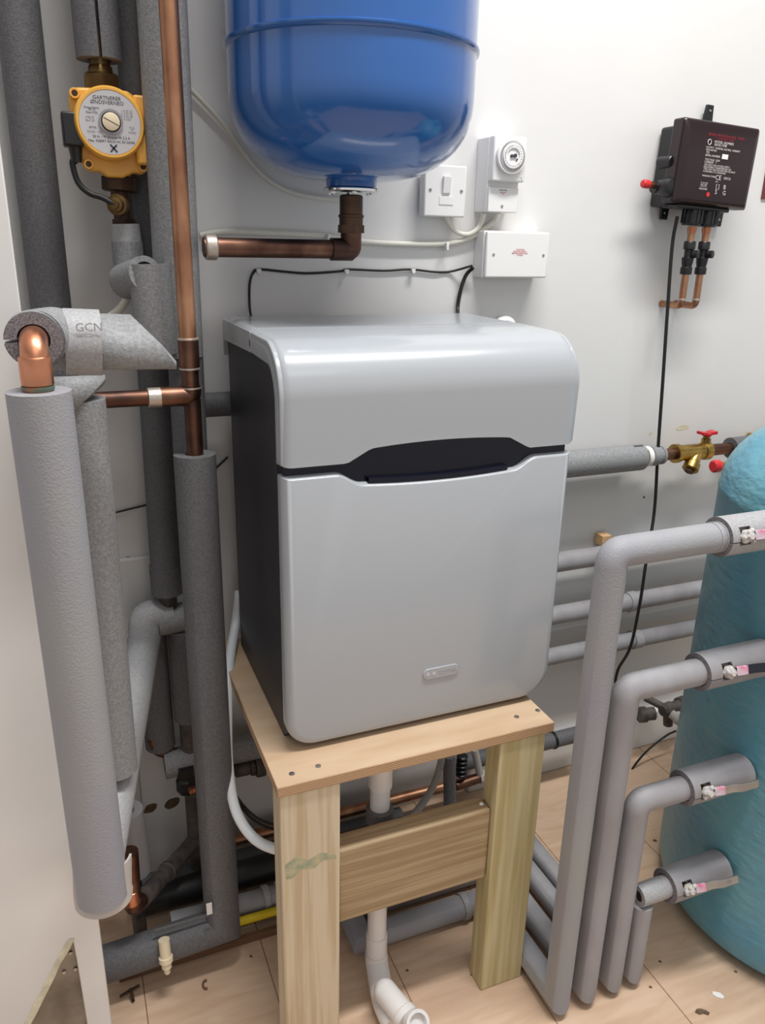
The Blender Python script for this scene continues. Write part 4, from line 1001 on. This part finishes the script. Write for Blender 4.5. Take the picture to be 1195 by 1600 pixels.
# brown stains on the white board
for q, s_, lb in (((235, 1263), 1.0, 'left brown stain on the white wall board low left'), ((269, 1255), 1.15, 'right brown stain on the white wall board low left')):
    p = P(*q, Y=1.4455); pts = []
    for k in range(20):
        a = 2*PI*k/20; rr = .012*s_*(1+.18*noise.noise(V((math.cos(a)*1.3+q[0], math.sin(a)*1.3, 0)))); pts.append((rr*1.15*math.cos(a), rr*.95*math.sin(a)+.25*rr*math.cos(a)))
    o = MB().prism(pts, (p.x, 1.4457, p.z), (1, 0, 0), (0, 0, 1), (0, -.0004, 0)).build('wall_stain', 'stain'); tag(o, lb, 'stain', 'stains on the wall board')
# yellow taped pipe
yz = P(405, 1432, Y=1.22).z
yp = tag(MB().tube([P(374, 1440, Y=1.215), P(470, 1412, Y=1.215)], .0085, seg=16).build('yellow_pipe', 'tape'), 'yellow tube emerging behind the left leg of the timber stand', 'tube')
# upper low pipes behind stand at left
for i, (q, Y, rr, lb, m_) in enumerate((((300, 1345), 1.36, .026, 'dark insulated pipe low on wall, upper of two behind the stand', 'foam_dark'), ((300, 1385), 1.30, .026, 'dark insulated pipe near floor, lower of two behind the stand', 'foam_dark'))):
    zz = P(400, [1372, 1402][i]-8, Y=Y).z
    zz = max(zz, .035)
o = thing('floor_pipe', 'black insulated pipe lying low on floor behind left stand leg', 'pipe', (.3, 1.315, .03))
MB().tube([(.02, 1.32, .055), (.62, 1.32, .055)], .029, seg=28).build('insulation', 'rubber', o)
o = thing('floor_pipe', 'grey insulated pipe on floor against wall, below the bare copper pipe', 'pipe', (.3, 1.385, .01))
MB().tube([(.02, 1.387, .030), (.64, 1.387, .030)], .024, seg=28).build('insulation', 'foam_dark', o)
tag(MB().span((-.02, 1.195, 0), (.40, 1.205, .016)).build('floor_batten', 'debris', bevel=.001), 'thin brown batten on floor along front of the low pipes', 'batten')
# band clip on riser floor run
for k, q in ((0, (722, 1440)), (2, (415, 1400)), (2, (436, 1395))):
    p = P(*q, Y=YB[k]); r = rk_[k]; zf_ = .004+r
    ro = [ob for ob in bpy.data.objects if ob.get('label', '').startswith('tallest of four')][0]
    zf_ = zf_ if k < 2 else .047
    ro = [ob for ob in bpy.data.objects if ob.get('label', '').startswith(nm[k]+' of four')][0]
    MB().tube([(p.x-.006, YB[k], zf_), (p.x+.006, YB[k], zf_)], r+.003, seg=28).build('pipe_band', 'foam_pale', ro)

# hose down left of stand
tag(MB().tube(spl([P(374, 925, Y=1.385), P(368, 975, Y=1.38), P(358, 1040, Y=1.30), P(355, 1120, Y=1.22), P(357, 1200, Y=1.18), P(368, 1265, Y=1.14), P(395, 1308, Y=1.10), P(432, 1327, Y=1.06), P(475, 1330, Y=1.05)], 8), .0092, seg=16).build('drain_hose', 'hose'), 'white flexible hose curving from behind cabinet to behind left leg', 'hose')
for i, dy in enumerate((0, 7)):
    tag(MB().tube(spl([P(360, 1225+dy, Y=1.30), P(375, 1252+dy, Y=1.29), P(400, 1277+dy, Y=1.28), P(432, 1290+dy, Y=1.27), P(470, 1296+dy, Y=1.26)], 6), .0028, seg=10).build('black_cable', 'rubber'), ['upper', 'lower'][i]+' of two thin black cables crossing behind white hose', 'cable', 'black cables behind the hose')
# clear bent tube seen under the stand top
tag(MB().tube(spl([P(690, 1170, Y=1.20), P(688, 1195, Y=1.20), P(676, 1230, Y=1.19), P(655, 1262, Y=1.17), P(630, 1290, Y=1.15), P(600, 1312, Y=1.14)], 8), .0075, seg=14).build('grey_hose', 'foam_pale'), 'bent grey hose seen between stand legs right of the waste pipe', 'hose')
tag(MB().tube([P(702, 1180, Y=1.30), P(703, 1300, Y=1.30)], .0145, seg=20).build('grey_pipe', 'foam_dark'), 'upright grey pipe seen above the cross rail behind stand', 'pipe')
rg = thing('ribbed_connector', 'black ribbed connector with copper elbow behind right stand leg', 'pipe fitting', tuple(P(722, 1210, Y=1.34)))
p = P(722, 1180, Y=1.34); b = MB()
for k in range(5): b.lathe([(0, .011), (.002, .0135), (.006, .0135), (.008, .011)], p+V((0, 0, -.012*k)), (0, 0, -1), 20)
b.build('ribbed_body', 'black', rg)
MB().tube([P(712, 1228, Y=1.34), P(770, 1208, Y=1.34)], .012, seg=20).build('copper_tee', 'copper_dull', rg)
MB().lathe([(0, .015), (.02, .015)], P(748, 1215, Y=1.34), (1, 0, 0), 8).build('white_nut', 'plaster', rg)
MB().tube([P(741, 1170, Y=1.34), P(750, 1212, Y=1.34)], .009, seg=14).build('white_tube', 'plaster', rg)

# waste pipe and trap
wp_ = thing('waste_pipe', 'white plastic waste pipe with trap on floor between stand legs', 'pipe', (.44, 1.0, 0))
Yq = 1.03; xw = P(590, 1400, Y=Yq).x; zw0 = .085
MB().tube([(xw, Yq, .50), (xw, Yq, zw0)], .0175, seg=28).build('pipe', 'waste', wp_)
zz = P(589, 1215, Y=Yq).z; MB().lathe([(0, .0178), (.002, .0205), (.05, .0205), (.052, .0178)], (xw, Yq, zz-.02), (0, 0, 1), 28).build('socket', 'waste', wp_)
zz = P(589, 1278, Y=Yq).z; MB().lathe([(0, .018), (.003, .024), (.03, .024), (.033, .018)], (xw, Yq, zz-.01), (0, 0, 1), 28).build('grey_clip', 'foam_dark', wp_)
z0 = P(585, 1470, Y=Yq).z
MB().lathe([(0, .0178), (.002, .0198), (.045, .0198), (.046, .018)], (xw, Yq, z0-.03), (0, 0, 1), 28).build('socket', 'waste', wp_)
k0 = V((xw, Yq, z0-.03)); k1 = P(583, 1540, Z=.03); k2 = P(610, 1588, Z=.028); 
b = MB().tube(fil([k0+V((0, 0, .0)), V((xw, Yq-.002, .045)), V((k1.x+.006, k1.y-.035, .028)), k2+V((.0, -.02, 0))], [.025, .02]), .0212, seg=32); b.build('elbow', 'waste', wp_)
t0 = P(597, 1555, Z=.055); t1 = P(625, 1590, Z=.05)
tr_ = MB().lathe([(-.018, .004), (-.014, .013), (-.006, .019), (.0, .021), (.05, .021), (.052, .023), (.064, .023)], t0+V((0.004, .0, .010)), (t1-t0), 32).build('branch', 'waste', wp_)
p = P(648, 1592, Z=.07); b = MB().lathe([(0, .021), (.016, .0225), (.018, .022), (.018, .0165), (.006, .016)], p+V((0, .004, -.012)), (.10, -.75, .6), 32); b.build('open_socket', 'waste', wp_)

# right lower wall things
dr = thing('dark_wall_pipe', 'dark grey pipe on skirting between stand leg and tallest riser', 'pipe', (1.1, 1.39, .12))
zz = P(882, 1152, Y=1.39).z
MB().tube([(.80, 1.39, zz), (1.16, 1.39, zz)], .020, seg=24).build('pipe', 'foam_dark', dr)
MB().tube([(P(866, 1150, Y=1.39).x-.006, 1.39, zz), (P(866, 1150, Y=1.39).x, 1.39, zz)], .0225, seg=24).build('joint_ring', 'black', dr)
mf = thing('brass_manifold', 'dirty brass pipe fittings low on wall left of teal tank', 'pipe fitting', tuple(P(1010, 1120, Y=1.39)))
p = P(1010, 1118, Y=1.38)
MB().lathe([(0, .018), (.004, .022), (.02, .022), (.024, .018), (.045, .018)], p+V((-.02, .01, 0)), (1, -.2, 0), 10).build('nut', 'dirt', mf)
p2 = P(1043, 1108, Y=1.38)
MB().tube([P(1008, 1090, Y=1.42), p2], .010, seg=16).build('branch_pipe', 'dirt', mf)
MB().lathe([(-.02, .015), (-.01, .019), (.012, .019), (.016, .015), (.04, .015), (.042, .02), (.06, .02), (.062, .016), (.11, .016)], p2, (1, .1, .05), 12).build('tee', 'dirt', mf)
MB().lathe([(0, .013), (.02, .012), (.022, .016), (.034, .014)], p2+V((0, -.01, -.004)), (.5, -.7, -.5), 12).build('drain_tip', 'plaster', mf)
MB().tube([p2+V((0, 0, .0)), p2+V((0.01, 0, -.05))], .013, seg=14).build('drop_pipe', 'dirt', mf)
cable([(1056, 1142), (1040, 1150), (1012, 1172), (990, 1198), (978, 1222)], 1.37, .0028, 'black_cable', 'thin dark cable slanting to floor left of the teal tank', 'rubber')

# marks on the wall paint
for q, rx, rz, m_, lb in (((1006, 777), .003, .003, 'ink', 'dark screw hole in wall right of the cabinet, left of black flex'), ((1066, 668), .020, .007, 'cutedge', 'cream smudge on wall above the brass strainer valve'), ((1016, 677), .006, .004, 'cutedge', 'small cream scrape on wall left of the black flex'), ((242, 842), .004, .006, 'stain', 'small brown scuff on wall left of dark pipe'), ((200, 872), .002, .003, 'ink', 'tiny dark speck on wall right of second grey pipe')):
    p = P(*q, Y=WY-.0002); pts = [(rx*math.cos(a)*(1+.35*noise.noise(V((a, q[0], 0)))), rz*math.sin(a)*(1+.35*noise.noise(V((a, 5, q[1]))))) for a in [2*PI*k/18 for k in range(18)]]
    tag(MB().prism(pts, (p.x, WY-.0001, p.z), (1, 0, 0), (0, 0, 1), (0, -.0003, 0)).build('wall_mark', m_), lb, 'mark', 'marks on the wall paint')
# ------------------------------------------------------------------ floor debris
def flake(q, pts, h, name, m, lb, cat, group=None, sc=1.0):
    c = P(*q, Z=0); o = MB().prism([(x*sc, y*sc) for x, y in pts], (c.x, c.y, .0004), (1, 0, 0), (0, 1, 0), (0, 0, h)).build(name, m); return tag(o, lb, cat, group)
flake((1122, 1556), [(-.009, .006), (-.004, .010), (.006, .003), (.008, -.006), (.003, -.009), (-.006, -.002)], .002, 'white_chip', 'white', 'white plaster chip on floor in front of teal tank', 'chip')
flake((1097, 1583), [(-.012, .006), (-.004, .010), (.003, .008), (.010, .002), (.013, -.005), (.007, -.008), (.001, -.002), (-.008, -.001)], .0006, 'brown_smear', 'stain', 'brown smear on floor near the lower right corner', 'stain')
dot = [(-.003, .001), (.0, .003), (.003, .0), (.001, -.003)]
for q, lb in (((1031, 1503), 'tiny brown speck right of the shortest riser foot'), ((1149, 1519), 'tiny brown speck next to teal tank base'), ((1016, 1543), 'tiny brown speck below the shortest riser foot'), ((636, 1517), 'dark speck on floor between the stand legs'), ((737, 1524), 'dark speck on floor beside right stand leg foot'), ((392, 1495), 'dark speck on floor left of the stand'), ((1023, 1314), 'dark crumb on floor behind second shortest riser')):
    flake(q, dot, .0015, 'floor_speck', 'debris', lb, 'debris', 'specks on the floor', 1.6 if q[0] == 1023 else 1)
p = P(322, 1538, Z=.004); tag(MB().tube([p+V((.006*math.cos(a), .009*math.sin(a), 0)) for a in [PI*.35+PI*1.2*k/8 for k in range(9)]], .0018, seg=8).build('curled_scrap', 'debris'), 'curled brown scrap on floor below the drain cock', 'debris')
p = P(205, 1552, Z=.01); b = MB().tube([p+V((-.02, 0, .0)), p+V((.016, .006, .006))], .003, seg=8); b.tube([p+V((0, 0, .012)), p+V((.002, -.012, -.007))], .003, seg=8); tag(b.build('metal_scrap', 'bronze_dark'), 'rusty metal scrap on floor beside the left panel edge', 'debris')

for o in bpy.data.objects:
    if '_w' in o: del o['_w']
